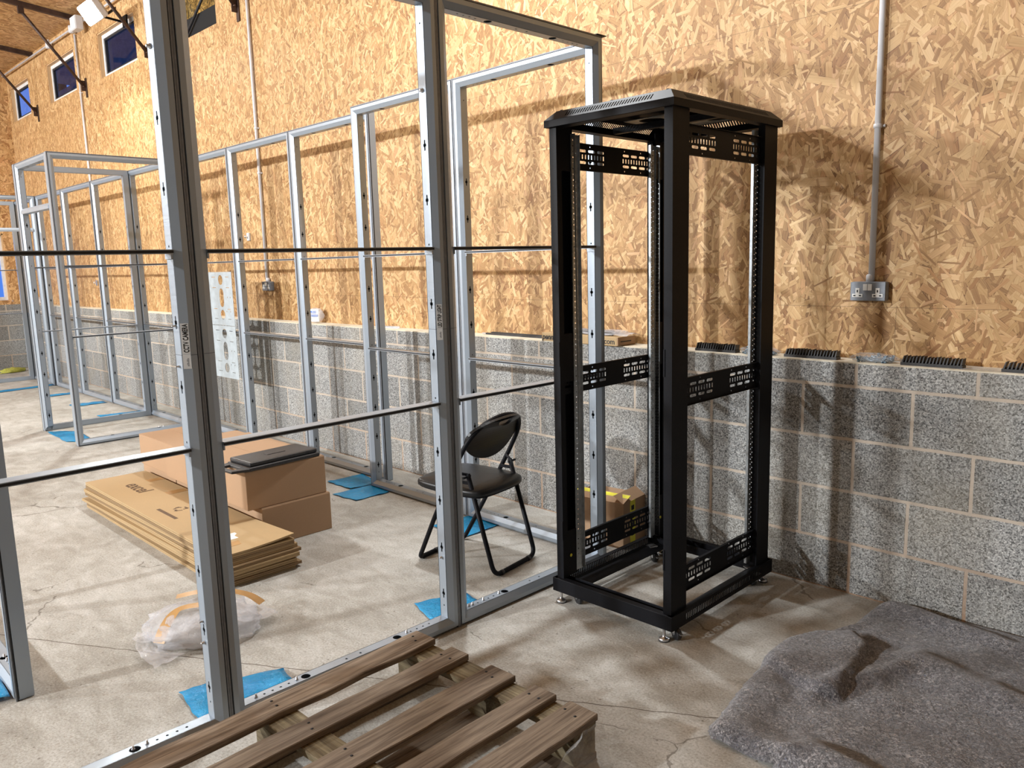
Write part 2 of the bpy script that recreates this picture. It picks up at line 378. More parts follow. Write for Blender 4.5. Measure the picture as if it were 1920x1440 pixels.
def cardboard(name, col):
    t = NT(name); co = t.co(); a = t.noise(t.mapping(co, scale=(1, 1, 1)), 3, 3); b = t.noise(co, 180, 2)
    c = t.mix(t.maprange(a, 0.3, 0.7, 0, 0.3), col, tuple(x*0.82 for x in col[:3]) + (1,))
    c = t.mix(t.maprange(b, 0.3, 0.7, 0, 0.18), c, tuple(x*0.7 for x in col[:3]) + (1,))
    t.lk(c, t.b.inputs['Base Color']); t.b.inputs['Roughness'].default_value = 0.75; t.b.inputs['Specular IOR Level'].default_value = 0.3
    t.bump(a, 0.15, 0.01); return t.m
m_card = cardboard('cardboard', (0.41, 0.265, 0.16, 1)); m_card2 = cardboard('cardboard_flat', (0.44, 0.31, 0.165, 1)); m_card3 = cardboard('cardboard_edge', (0.27, 0.18, 0.095, 1))

def wood(name, stops, axis):
    t = NT(name); co = t.co()
    sc = [26, 26, 26]; sc[axis] = 1.6
    a = t.noise(t.mapping(co, scale=tuple(sc)), 1.6, 5, 0.65, dist=0.8)
    sc2 = [190, 190, 190]; sc2[axis] = 5
    b = t.noise(t.mapping(co, scale=tuple(sc2)), 1, 3, 0.6); st = t.noise(co, 4, 3)
    f = t.math('ADD', t.math('MULTIPLY', a, 0.6), t.math('ADD', t.math('MULTIPLY', b, 0.25), t.math('MULTIPLY', st, 0.15)))
    c = t.ramp(f, stops); t.lk(c, t.b.inputs['Base Color']); t.b.inputs['Roughness'].default_value = 0.78; t.b.inputs['Specular IOR Level'].default_value = 0.25
    t.bump(f, 0.5, 0.004); return t.m
PW = [(0.30, (0.045, 0.030, 0.020)), (0.44, (0.115, 0.083, 0.058)), (0.54, (0.19, 0.145, 0.105)), (0.68, (0.30, 0.24, 0.175))]
m_wood_y = wood('pallet_wood', PW, 1)
m_wood_g = wood('pallet_wood_pale', [(p, tuple(min(1, c*1.35) for c in q)) for p, q in PW], 1)
m_wood_x = wood('pallet_wood_cross', [(p, (q[0]*1.05, q[1]*1.12, q[2]*0.95)) for p, q in PW], 0)
m_timber = wood('planed_timber', [(0.3, (0.42, 0.24, 0.11)), (0.5, (0.58, 0.37, 0.19)), (0.7, (0.68, 0.47, 0.27))], 2)

def felt():
    t = NT('grey_recycled_felt'); co = t.co()
    a = t.noise(co, 78, 4, 0.85, dist=1.4); b = t.noise(co, 9, 4, 0.6)
    c = t.ramp(a, [(0.34, (0.018, 0.017, 0.019)), (0.45, (0.085, 0.082, 0.088)), (0.54, (0.20, 0.195, 0.205)), (0.66, (0.52, 0.50, 0.51))])
    v = t.voro(co, 260, 'F1'); sc = t.node('ShaderNodeSeparateColor'); t.lk(v.outputs['Color'], sc.inputs[0])
    fl = t.math('GREATER_THAN', sc.outputs[0], 0.955)
    c = t.mix(t.math('MULTIPLY', fl, 0.7), c, t.ramp(sc.outputs[1], [(0, (0.10, 0.05, 0.08)), (0.4, (0.45, 0.42, 0.40)), (0.7, (0.08, 0.10, 0.2)), (1, (0.7, 0.66, 0.62))]))
    c = t.mix(t.maprange(b, 0.35, 0.65, 0, 0.45), c, (0.095, 0.092, 0.105, 1))
    t.lk(c, t.b.inputs['Base Color']); t.b.inputs['Roughness'].default_value = 1.0; t.b.inputs['Specular IOR Level'].default_value = 0.1
    t.b.inputs['Sheen Weight'].default_value = 0.35
    t.bump(t.math('ADD', a, t.math('MULTIPLY', b, 1.5)), 0.8, 0.006); return t.m
m_felt = felt()

def film(name, col, alpha, rough=0.12):
    t = NT(name); co = t.co(); n = t.noise(co, 34, 5, 0.65, dist=2.0); n2 = t.noise(co, 6, 3)
    t.b.inputs['Base Color'].default_value = col; t.b.inputs['Roughness'].default_value = rough
    t.b.inputs['Specular IOR Level'].default_value = 0.7
    tr = t.node('ShaderNodeBsdfTransparent'); tr.inputs[0].default_value = (min(1, col[0]+.35), min(1, col[1]+.35), min(1, col[2]+.35), 1)
    ms = t.node('ShaderNodeMixShader'); t.lk(t.maprange(n2, 0.35, 0.65, max(0, alpha-0.18), min(1, alpha+0.12)), ms.inputs[0])
    t.lk(tr.outputs[0], ms.inputs[1]); t.lk(t.b.outputs[0], ms.inputs[2]); t.lk(ms.outputs[0], t.out.inputs[0])
    t.bump(n, 0.9, 0.010); return t.m
m_bluefilm = film('blue_protective_film', (0.0, 0.30, 0.62, 1), 0.90, 0.15)
m_clear = film('clear_crumpled_plastic', (0.80, 0.80, 0.84, 1), 0.40, 0.10)
m_clear2 = film('clear_bag_plastic', (0.72, 0.74, 0.76, 1), 0.30, 0.10)
m_glass = NT('window_glass'); m_glass.set(Base_Color=(0.9, 0.95, 1, 1), Roughness=0.02, Transmission_Weight=1.0, IOR=1.25)
_tr = m_glass.node('ShaderNodeBsdfTransparent'); _gl = m_glass.node('ShaderNodeBsdfGlossy'); _gl.inputs['Roughness'].default_value = 0.03
_ms = m_glass.node('ShaderNodeMixShader'); _fr = m_glass.node('ShaderNodeLayerWeight'); _fr.inputs[0].default_value = 0.5; _pw = m_glass.math('MULTIPLY', m_glass.math('POWER', _fr.outputs['Facing'], 4.0), 0.30)
m_glass.lk(_pw, _ms.inputs[0]); m_glass.lk(_tr.outputs[0], _ms.inputs[1]); m_glass.lk(_gl.outputs[0], _ms.inputs[2]); m_glass.lk(_ms.outputs[0], m_glass.out.inputs[0])
m_glass = m_glass.m
m_lamp = NT('lit_lamp_glass'); m_lamp.b.inputs['Emission Color'].default_value = (0.93, 1.0, 0.98, 1); m_lamp.b.inputs['Emission Strength'].default_value = 45; m_lamp = m_lamp.m
m_screws = NT('bagged_screws'); _v = m_screws.voro(m_screws.co(), 150, 'F1'); m_screws.lk(m_screws.ramp(_v.outputs['Distance'], [(0.1, (0.65, 0.78, 0.9)), (0.5, (0.25, 0.38, 0.5)), (0.75, (0.03, 0.05, 0.08))]), m_screws.b.inputs['Base Color'])
m_screws.b.inputs['Metallic'].default_value = 0.6; m_screws.b.inputs['Roughness'].default_value = 0.3; m_screws.bump(_v.outputs['Distance'], 0.8, 0.004); m_screws = m_screws.m
m_foil = NT('foil_insulation'); m_foil.lk(m_foil.ramp(m_foil.noise(m_foil.co(), 18, 4, 0.6, dist=2), [(0.35, (0.05, 0.035, 0.015)), (0.5, (0.25, 0.17, 0.05)), (0.62, (0.6, 0.42, 0.14))]), m_foil.b.inputs['Base Color']); m_foil.b.inputs['Metallic'].default_value = 0.7; m_foil.b.inputs['Roughness'].default_value = 0.35; m_foil = m_foil.m
m_clad = plain('grey_sheet_cladding', (0.15, 0.155, 0.16), 0.6, 0, 3, 0.1)
m_slate = plain('dark_roof_slate', (0.045, 0.045, 0.055), 0.8, 0, 6, 0.3)

# ================================================================== the setting
XL, XR, YB, YF, OSBY = -11.65, 7.5, 0.0, -11.2, 0.14
def structure(mb, name, mats, parent=None):
    o = mb.build(name, mats, parent); o['kind'] = 'structure'; return o
structure(MB().box(XL-0.3, XR+0.3, YF-0.3, 0.6, -0.2, 0), 'floor', m_floor)
# back wall: block plinth, mortar bed on its ledge, board above with window openings
bw = structure(MB().box(XL-0.3, XR+0.3, 0, 0.32, 0, 0.995), 'wall_back', m_block)
structure(MB().box(XL, XR, 0.001, OSBY, 0.995, 1.0), 'trim_1', m_dust)
WIN = [(-11.50, -10.55, 3.68, 4.17), (-9.66, -8.53, 3.67, 4.16), (-7.68, -6.54, 3.645, 4.135), (-5.75, -4.66, 3.60, 4.12)]
mb = MB().plate(rect(XL-0.3, 0.995, XR+0.3, 4.8), [rect(a, c, b, d) for a, b, c, d in WIN], 0.075, lambda a, b, c: (a, OSBY + c, b))
structure(mb, 'wall_back_boarding', m_osb)
# end wall (left)
EW = (-1.35, -0.15, 1.06, 2.06)
structure(MB().box(XL-0.3, XL, YF, 0.0, 0, 0.995), 'wall_left', m_block_y)
structure(MB().plate(rect(YF, 0.995, 0.14, 5.3), [rect(*[EW[0], EW[2], EW[1], EW[3]])], 0.25, lambda a, b, c: (XL - c, a, b)), 'wall_left_boarding', m_osb_y)
structure(MB().box(XR, XR+0.3, YF, 0.14, 0, 0.995), 'wall_right', m_block_y)
structure(MB().box(XR, XR+0.3, YF, 0.14, 0.995, 5.3), 'wall_right_boarding', m_clad)
structure(MB().box(XL-0.3, XR+0.3, YF-0.3, YF, 0, 0.995), 'wall_front', m_block)
structure(MB().box(XL-0.3, XR+0.3, YF-0.3, YF, 0.995, 5.3), 'wall_front_boarding', m_clad)
# pitched ceiling
CZ0, SL = 4.42, 0.10
def cz(y): return CZ0 + SL*(OSBY - y) if y > -5.5 else CZ0 + SL*(OSBY + 5.5) - SL*(-5.5 - y)
v = []
for x in (XL-0.3, XR+0.3):
    for y in (0.34, -5.5, YF-0.1): v += [(x, y, cz(y)), (x, y, cz(y)+0.12)]
mb = MB().add(v, [(0, 2, 8, 6), (2, 4, 10, 8), (1, 7, 9, 3), (3, 9, 11, 5), (0, 1, 3, 2), (2, 3, 5, 4), (6, 8, 9, 7), (8, 10, 11, 9), (0, 6, 7, 1), (4, 5, 11, 10)])
structure(mb, 'ceiling', m_osb_c)
# windows
def window(i, x0, x1, z0, z1, y, insulation=False):
    e = empty('window_%d' % i, ((x0+x1)/2, y, z0), kind='structure')
    W, H = (x1-x0)/2, z1-z0
    f = MB().plate(rect(-W, 0, W, H), [rect(-W+0.055, 0.05, W-0.055, H-0.055)], 0.05, lambda a, b, c: (a, c, b))
    f.plate(rect(-W+0.05, 0.045, W-0.05, H-0.05), [rect(-W+0.075, 0.07, W-0.075, H-0.075)], 0.03, lambda a, b, c: (a, c+0.01, b), 1)
    f.build('frame', [m_upvc, m_seal], e)
    MB().box(-W+0.07, W-0.07, 0.026, 0.030, 0.065, H-0.07).build('glass', m_glass, e)
    r = MB().box(-W, -W+0.012, -0.045, 0, 0, H).box(W-0.012, W, -0.045, 0, 0, H)
    r.box(-W+0.012, W-0.012, -0.045, 0, H-0.012, H)
    r.build('lining', m_timber, e)
    return e
for i, (a, b, c, d) in enumerate(WIN[:3]): window(i+1, a, b, c, d, OSBY+0.052)
# fourth opening has no glazing yet: foil insulation bulges behind black mesh
e = empty('window_4', ((WIN[3][0]+WIN[3][1])/2, OSBY+0.12, WIN[3][2]), kind='structure')
vs = []; fs = []; nx, nz = 24, 12
for i in range(nx+1):
    for j in range(nz+1):
        x = -0.56 + 1.12*i/nx; z = -0.02 + 0.56*j/nz
        vs.append((x, 0.02 + 0.03*noise.noise(Vector((x*5, z*5, 3))), z))
for i in range(nx):
    for j in range(nz): a = i*(nz+1)+j; fs.append((a, a+1, a+nz+2, a+nz+1))
MB().add(vs, fs, 0, True).build('insulation', m_foil, e, fix=False)
MB().box(-0.56, 0.56, -0.03, -0.026, 0, 0.22).build('membrane', m_hole, e)
MB().tube([(-0.35, -0.06, -0.0), (0.50, -0.06, 0.50)], 0.012).build('strap', m_seal, e)
# end wall window
e = empty('window_5', (XL-0.06, (EW[0]+EW[1])/2, EW[2]), PI/2, kind='structure')
W, H = (EW[1]-EW[0])/2, EW[3]-EW[2]
MB().plate(rect(-W, 0, W, H), [rect(-W+0.055, 0.05, W-0.055, H-0.055)], 0.06, lambda a, b, c: (a, c, b)).build('frame', m_upvc, e)
MB().box(-W+0.05, W-0.05, 0.026, 0.030, 0.045, H-0.05).build('glass', m_glass, e)
MB().box(-W, -W+0.018, -0.055, 0, 0, H).box(W-0.018, W, -0.055, 0, 0, H).box(-W, W, -0.055, 0, H-0.018, H).build('lining', m_timber, e)
# outside: gable of the building next door fills most of the view of the middle windows
nb = empty('neighbouring_building', (0, 0, 0), label='dark slate roofed building seen through the high windows', cat='building')
mb = MB().plate([(-24.6, -.2), (8, -.2), (8, 9.5), (-24.6, 9.5)], [[(-22.75, 6.36), (-21.45, 6.36), (-22.70, 6.64)]], .3, lambda a, b, c: (a, 4.0+c, b))
mb.build('wall', m_slate, nb)

# roof bracing
def brace(x, label):
    e = empty('knee_brace', (x, OSBY, 3.62), label=label, cat='roof brace', group=None)
    y1 = -0.62; z1 = cz(OSBY + y1) - 3.62 - 0.10
    MB().tube([(0, -0.035, 0.03), (0.02, y1, z1)], 0.017, 10).build('strut', m_brownsteel, e)
    MB().box(-0.02, 0.03, -0.012, 0.0, -0.10, 0.12).box(-0.004, 0.004, -0.06, -0.012, -0.03, 0.09).tube([(-0.03, -0.04, 0.02), (0.03, -0.04, 0.02)], 0.008).build('wall_bracket', m_brownsteel, e, 0.002)
    MB().box(0.0, 0.04, y1-0.03, y1+0.03, z1-0.03, z1+0.055).build('top_cleat', m_brownsteel, e)
for i, (x, lb) in enumerate([(-10.22, 'brown steel knee brace crossing the blue lit window, leftmost'), (-8.18, 'brown steel knee brace crossing the window with a blue triangle'),
                             (-6.19, 'brown steel knee brace under the bright floodlight'), (-4.24, 'brown steel knee brace right of the double silver post')]):
    brace(x, lb)
    y0, y1 = OSBY-0.002, -5.5
    b = MB().add([(x, y0, cz(y0)-0.055), (x+0.05, y0, cz(y0)-0.055), (x, y0, cz(y0)+0.01), (x+0.05, y0, cz(y0)+0.01),
                  (x, y1, cz(y1)-0.055), (x+0.05, y1, cz(y1)-0.055), (x, y1, cz(y1)+0.01), (x+0.05, y1, cz(y1)+0.01)],
                 [(0, 1, 3, 2), (4, 6, 7, 5), (0, 4, 5, 1), (2, 3, 7, 6), (0, 2, 6, 4), (1, 5, 7, 3)])
    structure(b, 'trim_%d' % (i+2), m_brownsteel)

# ------------------------------------------------------------------ electrics
def conduit_run(name, pts, label, clips):
    e = empty(name, pts[0], label=label, cat='conduit')
    o = Vector(pts[0]); MB().tube([Vector(p)-o for p in pts], 0.0125, 12).build('pipe', m_cond, e)
    for c in clips:
        c = Vector(c) - o
        MB().lathe([(0.0165, -0.008), (0.0165, 0.008)], c, 14, 0, 'z').tube([c + Vector((0.016, 0.012, 0)), c + Vector((0.026, 0.012, 0))], 0.006).build('clip', m_cond, e)
    return e
conduit_run('conduit', [(1.122, 0.122, 4.20), (1.122, 0.122, 1.33)], 'white vertical conduit right of the black rack down to the socket', [(1.122, 0.122, 1.95), (1.122, 0.122, 2.75)])
conduit_run('conduit', [(-4.046, 0.122, 4.24), (-4.046, 0.122, 1.325)], 'white vertical conduit behind the open frames down to the far socket', [(-4.046, 0.122, 2.25), (-4.046, 0.122, 2.62)])
conduit_run('conduit', [(-8.36, 0.122, 4.27), (-8.34, 0.122, 1.40)], 'white vertical conduit between the two left high windows', [(-8.35, 0.122, 2.2), (-8.35, 0.122, 3.6)])
e = empty('conduit', (XL+.02, 0.094, 4.355), label='white horizontal conduit running above the high windows', cat='conduit')
MB().tube([(0, 0, 0), (XR-XL, 0, -0.16)], 0.0125, 12).build('pipe', m_cond, e)
for dx in (2.35, 3.29):
    c = Vector((dx, 0, -0.16*dx/(XR-XL)))
    MB().lathe([(0.012, -0.05), (0.04, -0.045), (0.04, 0.03), (0.012, 0.034), (0.012, 0.06)], c, 16, 0, 'z').build('tee_box', m_cond, e)
# junction box for the lamp
e = empty('junction_box', (-7.97, 0.045, 4.22), label='grey junction box beside the lit floodlight', cat='junction box')
MB().box(-0.09, 0.09, -0.05, 0.034, 0, 0.15).build('body', m_cond, e, 0.006)
MB().box(-0.085, 0.085, -0.056, -0.05, 0.006, 0.144).build('lid', m_white, e, 0.003)
# flood light that is switched on
e = empty('floodlight', (-6.58, -0.22, 4.08), label='bright lit wall floodlight near the ceiling at upper left', cat='floodlight')
TL = Matrix.Rotation(math.radians(35), 4, 'X')
MB().box(-0.17, 0.17, -0.05, 0.02, -0.10, 0.10, M=TL).box(-0.13, 0.13, 0.02, 0.05, -0.08, 0.08, M=TL).build('housing', m_cond, e, 0.008)
MB().box(-0.168, 0.168, -0.085, -0.0505, -0.098, 0.098, M=TL).build('lamp_glass', m_lamp, e, 0.03, 5)
MB().tube(fillet([(-0.18, 0, 0), (-0.18, 0.15, 0.0), (-0.18, 0.36, -0.02)], 0.05), 0.012).box(-0.19, 0.19, 0.13, 0.14, -0.012, 0.012).box(-0.24, -0.12, 0.345, 0.36, -0.06, 0.05).build('arm', m_black, e)
L = bpy.data.lights.new('lamp_light', 'AREA'); L.shape = 'RECTANGLE'; L.size = 0.3; L.size_y = 0.17; L.energy = 170; L.color = (0.97, 1.0, 0.98)
lo = bpy.data.objects.new('lamp_light', L); link(lo, e)
lo.location = TL @ Vector((0, -0.095, 0)); lo.rotation_euler = (math.radians(35) + PI/2 - PI, 0, 0)
lo.rotation_euler = (TL.to_3x3() @ Vector((0, -1, 0))).to_track_quat('-Z', 'Y').to_euler()

def socket(x, z, label):
    e = empty('wall_socket', (x, OSBY, z), label=label, cat='socket')
    MB().box(-0.073, 0.073, -0.038, 0, 0, 0.08).build('back_box', m_greyp, e, 0.009, 3)
    MB().box(-0.071, 0.071, -0.041, -0.0381, 0.002, 0.078).build('face_plate', m_greyp, e, 0.001)
    for s in (-1, 1):
        cx = s*0.041
        o = MB().box(cx-0.021, cx+0.021, -0.043, -0.0412, 0.016, 0.030).box(cx-0.008, cx+0.008, -0.043, -0.0412, 0.030, 0.054)
        ins = o.build('outlet', m_white, e)
        MB().box(cx-0.0025, cx+0.0025, -0.0436, -0.0431, 0.036, 0.046).box(cx-0.016, cx-0.007, -0.0436, -0.0431, 0.020, 0.025).box(cx+0.007, cx+0.016, -0.0436, -0.0431, 0.020, 0.025).build('pin_hole', m_hole, ins)
    MB().box(-0.018, -0.001, -0.0445, -0.0412, 0.044, 0.070).box(0.001, 0.018, -0.0445, -0.0412, 0.044, 0.070).build('switch', m_white, e, 0.001)
    MB().lathe([(0.016, 0), (0.016, 0.03), (0.012, 0.034)], (0, -0.018, 0.076), 14).build('gland', m_cond, e)
socket(1.117, 1.247, 'grey metal double socket on board right of the black rack')
socket(-4.03, 1.250, 'small grey metal double socket seen through the open frames')
for x, z, lb in ((-4.345, 1.69, 'small clear hook stuck on the board between silver posts'), (-8.52, 1.28, 'small silver switch on the board near the left conduit')):
    e = empty('wall_hook' if x > -5 else 'wall_switch', (x, OSBY, z), label=lb, cat='hook' if x > -5 else 'switch')
    MB().box(-0.022, 0.022, -0.02, 0, 0, 0.07).build('plate', m_steel if x < -5 else m_label, e, 0.006)
    MB().tube([(0, -0.02, 0.03), (0, -0.04, 0.025), (0, -0.045, 0.05)], 0.006).build('lever', m_steel, e)

# ================================================================== modular silver wall frames
H = 2.415
PROF = [(.010, 0), (.0275, 0), (.050, .014), (.050, .017), (.0265, .003), (.012, .003), (.012, .014), (.010, .014)]
FLB = [(.0035, .058), (.050, .058), (.050, .060), (.0035, .060)]
OUT = [(.0005, .014), (.0025, .014), (.0025, .058), (.0005, .058)]
KEYZ = [.15, .342, .534, .728, 1.108, 1.30, 1.682, 1.878]
def keyhole(L, w_):
    return [(L-.019, w_-.0032), (L-.006, w_-.0035), (L-.0045, w_-.008), (L+.0045, w_-.008), (L+.006, w_-.0035), (L+.019, w_-.0032),
            (L+.019, w_+.0032), (L+.006, w_+.0035), (L+.0045, w_+.008), (L-.0045, w_+.008), (L-.006, w_+.0035), (L-.019, w_+.0032)]
def member(fn, LEN, holes, mesh_only=True):
    m = MB()
    m.extrude(PROF, fn, 0, LEN, 0, True).extrude(FLB, fn, 0, LEN, 0, True).extrude(OUT, fn, 0.004, LEN-0.004, 0, False)
    m.plate([(0.05, .014), (LEN-.05, .014), (LEN-.05, .060), (.05, .060)], holes, .002, lambda a, b, c: fn(a, .050 - c, b), 0)
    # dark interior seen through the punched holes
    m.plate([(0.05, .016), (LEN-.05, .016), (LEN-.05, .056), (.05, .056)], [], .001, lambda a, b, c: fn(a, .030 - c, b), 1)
    return m
_cache = {}
def frame_proto(W, kind):
    """kind: 'full' or 'door' (header only)"""
    e = bpy.data.objects.new('wall_frame', None); e.empty_display_size = 0.1
    pk = [keyhole(z, .036) for z in KEYZ] + [circ(.94, .036, .004, 6), circ(1.52, .036, .004, 6), circ(.10, .036, .0035, 6), circ(2.30, .036, .0035, 6)]
    post_l = member(lambda L, u, w_: (u, w_, L), H, pk)
    post_r = member(lambda L, u, w_: (W-u, w_, L), H, pk)
    ends = []
    for s in (.13, .16, .19, .22): ends += [circ(s, .036, .0045, 8), circ(W-s, .036, .0045, 8)]
    ends += [circ(.285, .036, .0165, 16), circ(W-.285, .036, .0165, 16), circ(W/2-.03, .036, .005, 8), circ(W/2+.03, .036, .005, 8)]
    def add(mb, nm, mats=(m_alu, m_hole)): return mb.build(nm, list(mats), e)
    add(post_l, 'post'); add(post_r, 'post')
    add(member(lambda L, u, w_: (L, w_, H-u), W, ends), 'top_rail')
    if kind == 'door':
        hz = 2.02
        m = MB().extrude([(0, 0), (.022, 0), (.045, .012), (.045, .060), (0, .060)], lambda L, u, w_: (L, w_, hz-.045+u), .05, W-.05)
        add(m, 'header_rail')
    else:
        add(member(lambda L, u, w_: (L, w_, u), W, ends), 'bottom_rail')
        for zc in (.922, 1.506):
            c = MB().box(.0505, W-.0505, .008, .058, zc-.001, zc+.005).box(.0505, W-.0505, .004, .0075, zc-.008, zc-.0055).box(.0505, W-.0505, .004, .0075, zc+.0025, zc+.005)
            c.box(.0505, .056, .012, .056, zc-.022, zc-.001).box(W-.056, W-.0505, .012, .056, zc-.022, zc-.001)
            cb = add(c, 'cross_bar')
            MB().box(.0505, W-.0505, .0045, .0078, zc-.0055, zc+.0025).build('edge_strip', m_seal, cb)
    sl = MB()
    for fn, LL in ((lambda L, u, w_: (u, w_, L), H), (lambda L, u, w_: (W-u, w_, L), H), (lambda L, u, w_: (L, w_, H-u), W)):
        sl.extrude([(.0004, .007), (.010, .007), (.010, .012), (.0004, .012)], fn, 0, LL, 0).extrude([(.0004, .003), (.0062, .003), (.0062, .007), (.0004, .007)], fn, 0.001, LL-.001, 1)
    sl.build('edge_seal', [m_seal, m_greyp], e)
    return e
def wall_frame(loc, rz, label, W=.97, kind='full', group='silver wall frames'):
    key = (round(W, 3), kind)
    if key not in _cache:
        e = frame_proto(W, kind); C.objects.link(e); _cache[key] = e
    else: e = copy_tree(_cache[key])
    e.location = loc; e.rotation_euler = (0, 0, rz)
    tag(e, label, 'wall frame', group); return e
def bolt(parent, p, axis='z', r=.006):
    n = {'z': (0, 0, 1), 'x': (1, 0, 0), 'y': (0, 1, 0), '-x': (-1, 0, 0)}[axis]
    p = Vector(p); a = axis[-1]; sg = -1 if axis[0] == '-' else 1
    MB().lathe([(r, 0), (r, sg*.003), (r*.6, sg*.005), (r*.6, sg*.012), (r*.35, sg*.013)], p, 8, 0, a).build('bolt', m_steel, parent)
R90 = PI/2
XF = .125
p1 = wall_frame((XF, -3.265, 0), R90, 'silver frame nearest the camera, cut by the left edge, behind the pallet')
p2 = wall_frame((XF, -2.295, 0), R90, 'large silver frame between the two thick double posts', .96)
p3 = wall_frame((XF, -1.335, 0), R90, 'silver frame at right end of the near row, behind the rack and chair', .94)
for p, ss in ((p1, (.68, .72)), (p2, (.10, .25, .72)), (p3, (.08, .10, .16, .25))):
    for s_ in ss: bolt(p, (s_, .036, .0502))
for p, q in ((p1, .9195), (p2, .9095)): bolt(p, (q, .036, 2.07), '-x', .008); bolt(p, (q, .036, .30), '-x', .006)
for z in (.32, 1.12, 1.24): bolt(p1, (.9195, .036, z+.05), '-x', .004)
# stickers on the bevel of the posts, lettering runs upwards
def sticker(panel, body, grey, z0, z1, PW_=.97):
    # bevel plane of the right hand post, u from .028 to .049 ; local x = W-u
    W = PW_; d = Vector((-.0225, .014, 0)).normalized()      # along +u, into the opening
    nrm = Vector((-.014, -.0225, 0)).normalized()
    o = Vector((W-.0290, .0010, z0)) + nrm*.0006
    for (a, b, txt, nm) in ((z0, z1, body, 'name_label'), (z0-.044, z0-.0008, grey, 'code_label')):
        oo = Vector((o.x, o.y, a)); wd = .0225
        q = [oo, oo + d*wd, oo + d*wd + Vector((0, 0, b-a)), oo + Vector((0, 0, b-a))]
        lb = MB().add([v_ for v_ in q] + [v_ + nrm*.0003 for v_ in q], [(0, 1, 2, 3), (4, 7, 6, 5), (0, 4, 5, 1), (1, 5, 6, 2), (2, 6, 7, 3), (3, 7, 4, 0)]).build(nm, m_label, panel)
        # text basis: x axis = +z (up), y axis = towards the left in view, normal = nrm
        X = Vector((0, 0, 1)); Z = nrm; Y = Z.cross(X)
        sz = .0205 if nm == 'name_label' else .008
        base = oo + nrm*.0006
        if Y.dot(d) < 0: base = oo + d*wd + nrm*.0006
        base = base + Y*(.0035 if nm == 'name_label' else .0055) + X*.004
        Mx = Matrix((X, Y, Z)).transposed().to_4x4(); Mx.translation = base
        if txt: text_mesh('lettering', txt, sz, m_ink, lb, Mx, .0001, bold=.03, sx=(b-a-.007)/max(.01, text_w(txt, sz)))
def text_w(txt, sz):
    cu = bpy.data.curves.new('t', 'FONT'); cu.body = txt; cu.size = sz; t = bpy.data.objects.new('t', cu); C.objects.link(t)
    bpy.context.view_layer.update(); wd = t.dimensions.x; bpy.data.objects.remove(t); return wd
sticker(p1, 'CCTV CAMERA', '', 1.208, 1.298)
sticker(p2, 'LED STRIP LIGHT', '', 1.208, 1.298, .96)
for p, PWX in ((p1, .97), (p2, .96)):      # small faded print on the code label
    for ch in p.children:
        if ch.name.startswith('code_label'):
            d = Vector((-.0225, .014, 0)).normalized(); nrm = Vector((-.014, -.0225, 0)).normalized()
            mb = MB()
            for k in range(7):
                o = Vector((PWX-.0290, .0010, 1.172 + k*.0035)) + nrm*.0012 + d*.006
                hh = .0022; ww = .006 if k % 3 else .004
                mb.add([o, o+d*ww, o+d*ww+Vector((0, 0, hh)), o+Vector((0, 0, hh))], [(0, 1, 2, 3)])
            mb.build('faded_print', m_greyp, ch)

for p, W_, side in ((p1, .97, 1), (p2, .96, 0), (p2, .96, 1), (p3, .94, 0)):
    f_ = (lambda L, u, w_: (W_-u, w_, L)) if side else (lambda L, u, w_: (u, w_, L))
    MB().extrude([(.0098, -.0003), (.0275, -.0003), (.0502, .0138), (.0504, .060), (.0500, .060), (.0498, .0142), (.0272, .0002), (.0098, .0002)], f_, 1.2040, 1.2050).build('seam_line', m_seal, p)
# frame top flange at the free corner of the near row
MB().box(.90, .965, -.004, .064, H, H+.003).build('corner_cap', m_seal, p3)
wall_frame((-.905, -.385, 0), 0, 'silver frame along the block wall behind the folding chair', .965)
wall_frame((-1.872, -.385, 0), 0, 'silver frame along the wall just left of the folding chair', .965)
b1 = wall_frame((-2.872, -.25, 0), 0, 'silver frame stepped back by the wall behind the blue film pieces', .985)
b2 = wall_frame((-3.859, -.25, 0), 0, 'silver frame by the wall in front of the far socket', .985)
b3 = wall_frame((-4.846, -.25, 0), 0, 'silver frame by the wall carrying the punched cable plate', .985)
wall_frame((-5.85, -.33, 0), 0, 'silver frame forming the back of the open booth', .985)
XS = [-5.88, -6.94, -7.99, -9.05]
for i, lb in enumerate(['silver frame by the wall seen inside the left booth', 'silver frame by the wall seen through the booth doorway', 'silver frame by the wall at the blue film, left of booth doorway',
                        'silver frame of the far booth beside the end wall']):
    wall_frame((XS[i]-1.045, -.33, 0), 0, lb, 1.04)
wall_frame((-4.80, -1.305, 0), R90, 'silver frame forming the near side of the open booth')
wall_frame((-5.86, -.333, 0), -R90, 'silver frame forming the far side of the open booth')
wall_frame((-5.797, -1.30, 0), 0, 'silver booth doorway frame with header and no sill', .93, 'door')
wall_frame((-9.04, -1.305, 0), R90, 'silver doorway frame of the far booth at the left edge', .97, 'door')
wall_frame((-10.09, -.335, 0), -R90, 'silver frame at far side of the far booth near the end wall')
wall_frame((-1.552, -2.742, 0), 0, 'silver frame end standing at the left edge beside blue film')

# punched cable management plates
cp = empty('cable_plate', (-4.40, -.252, .515), label='light grey cable plates with round and oval holes', cat='cable plate')
for zz in (0, .456):
    holes = [circ(.25, .09, .042, 18), slot(.25, .235, .078, .160), circ(.25, .385, .042, 18)]
    for z in (.14, .055, .32, .41):
        holes += [slot(.12, z, .07, .005), slot(.375, z, .06, .005)]
    for x, z in ((.33, .10), (.40, .10), (.36, .22), (.41, .22)): holes.append(circ(x, z+.02, .006, 6))
    MB().plate(rect(0.005, 0.001, .46, .452), holes, .002, lambda a, b, c: (a, -c, b+zz)).build('plate', m_plate, cp)

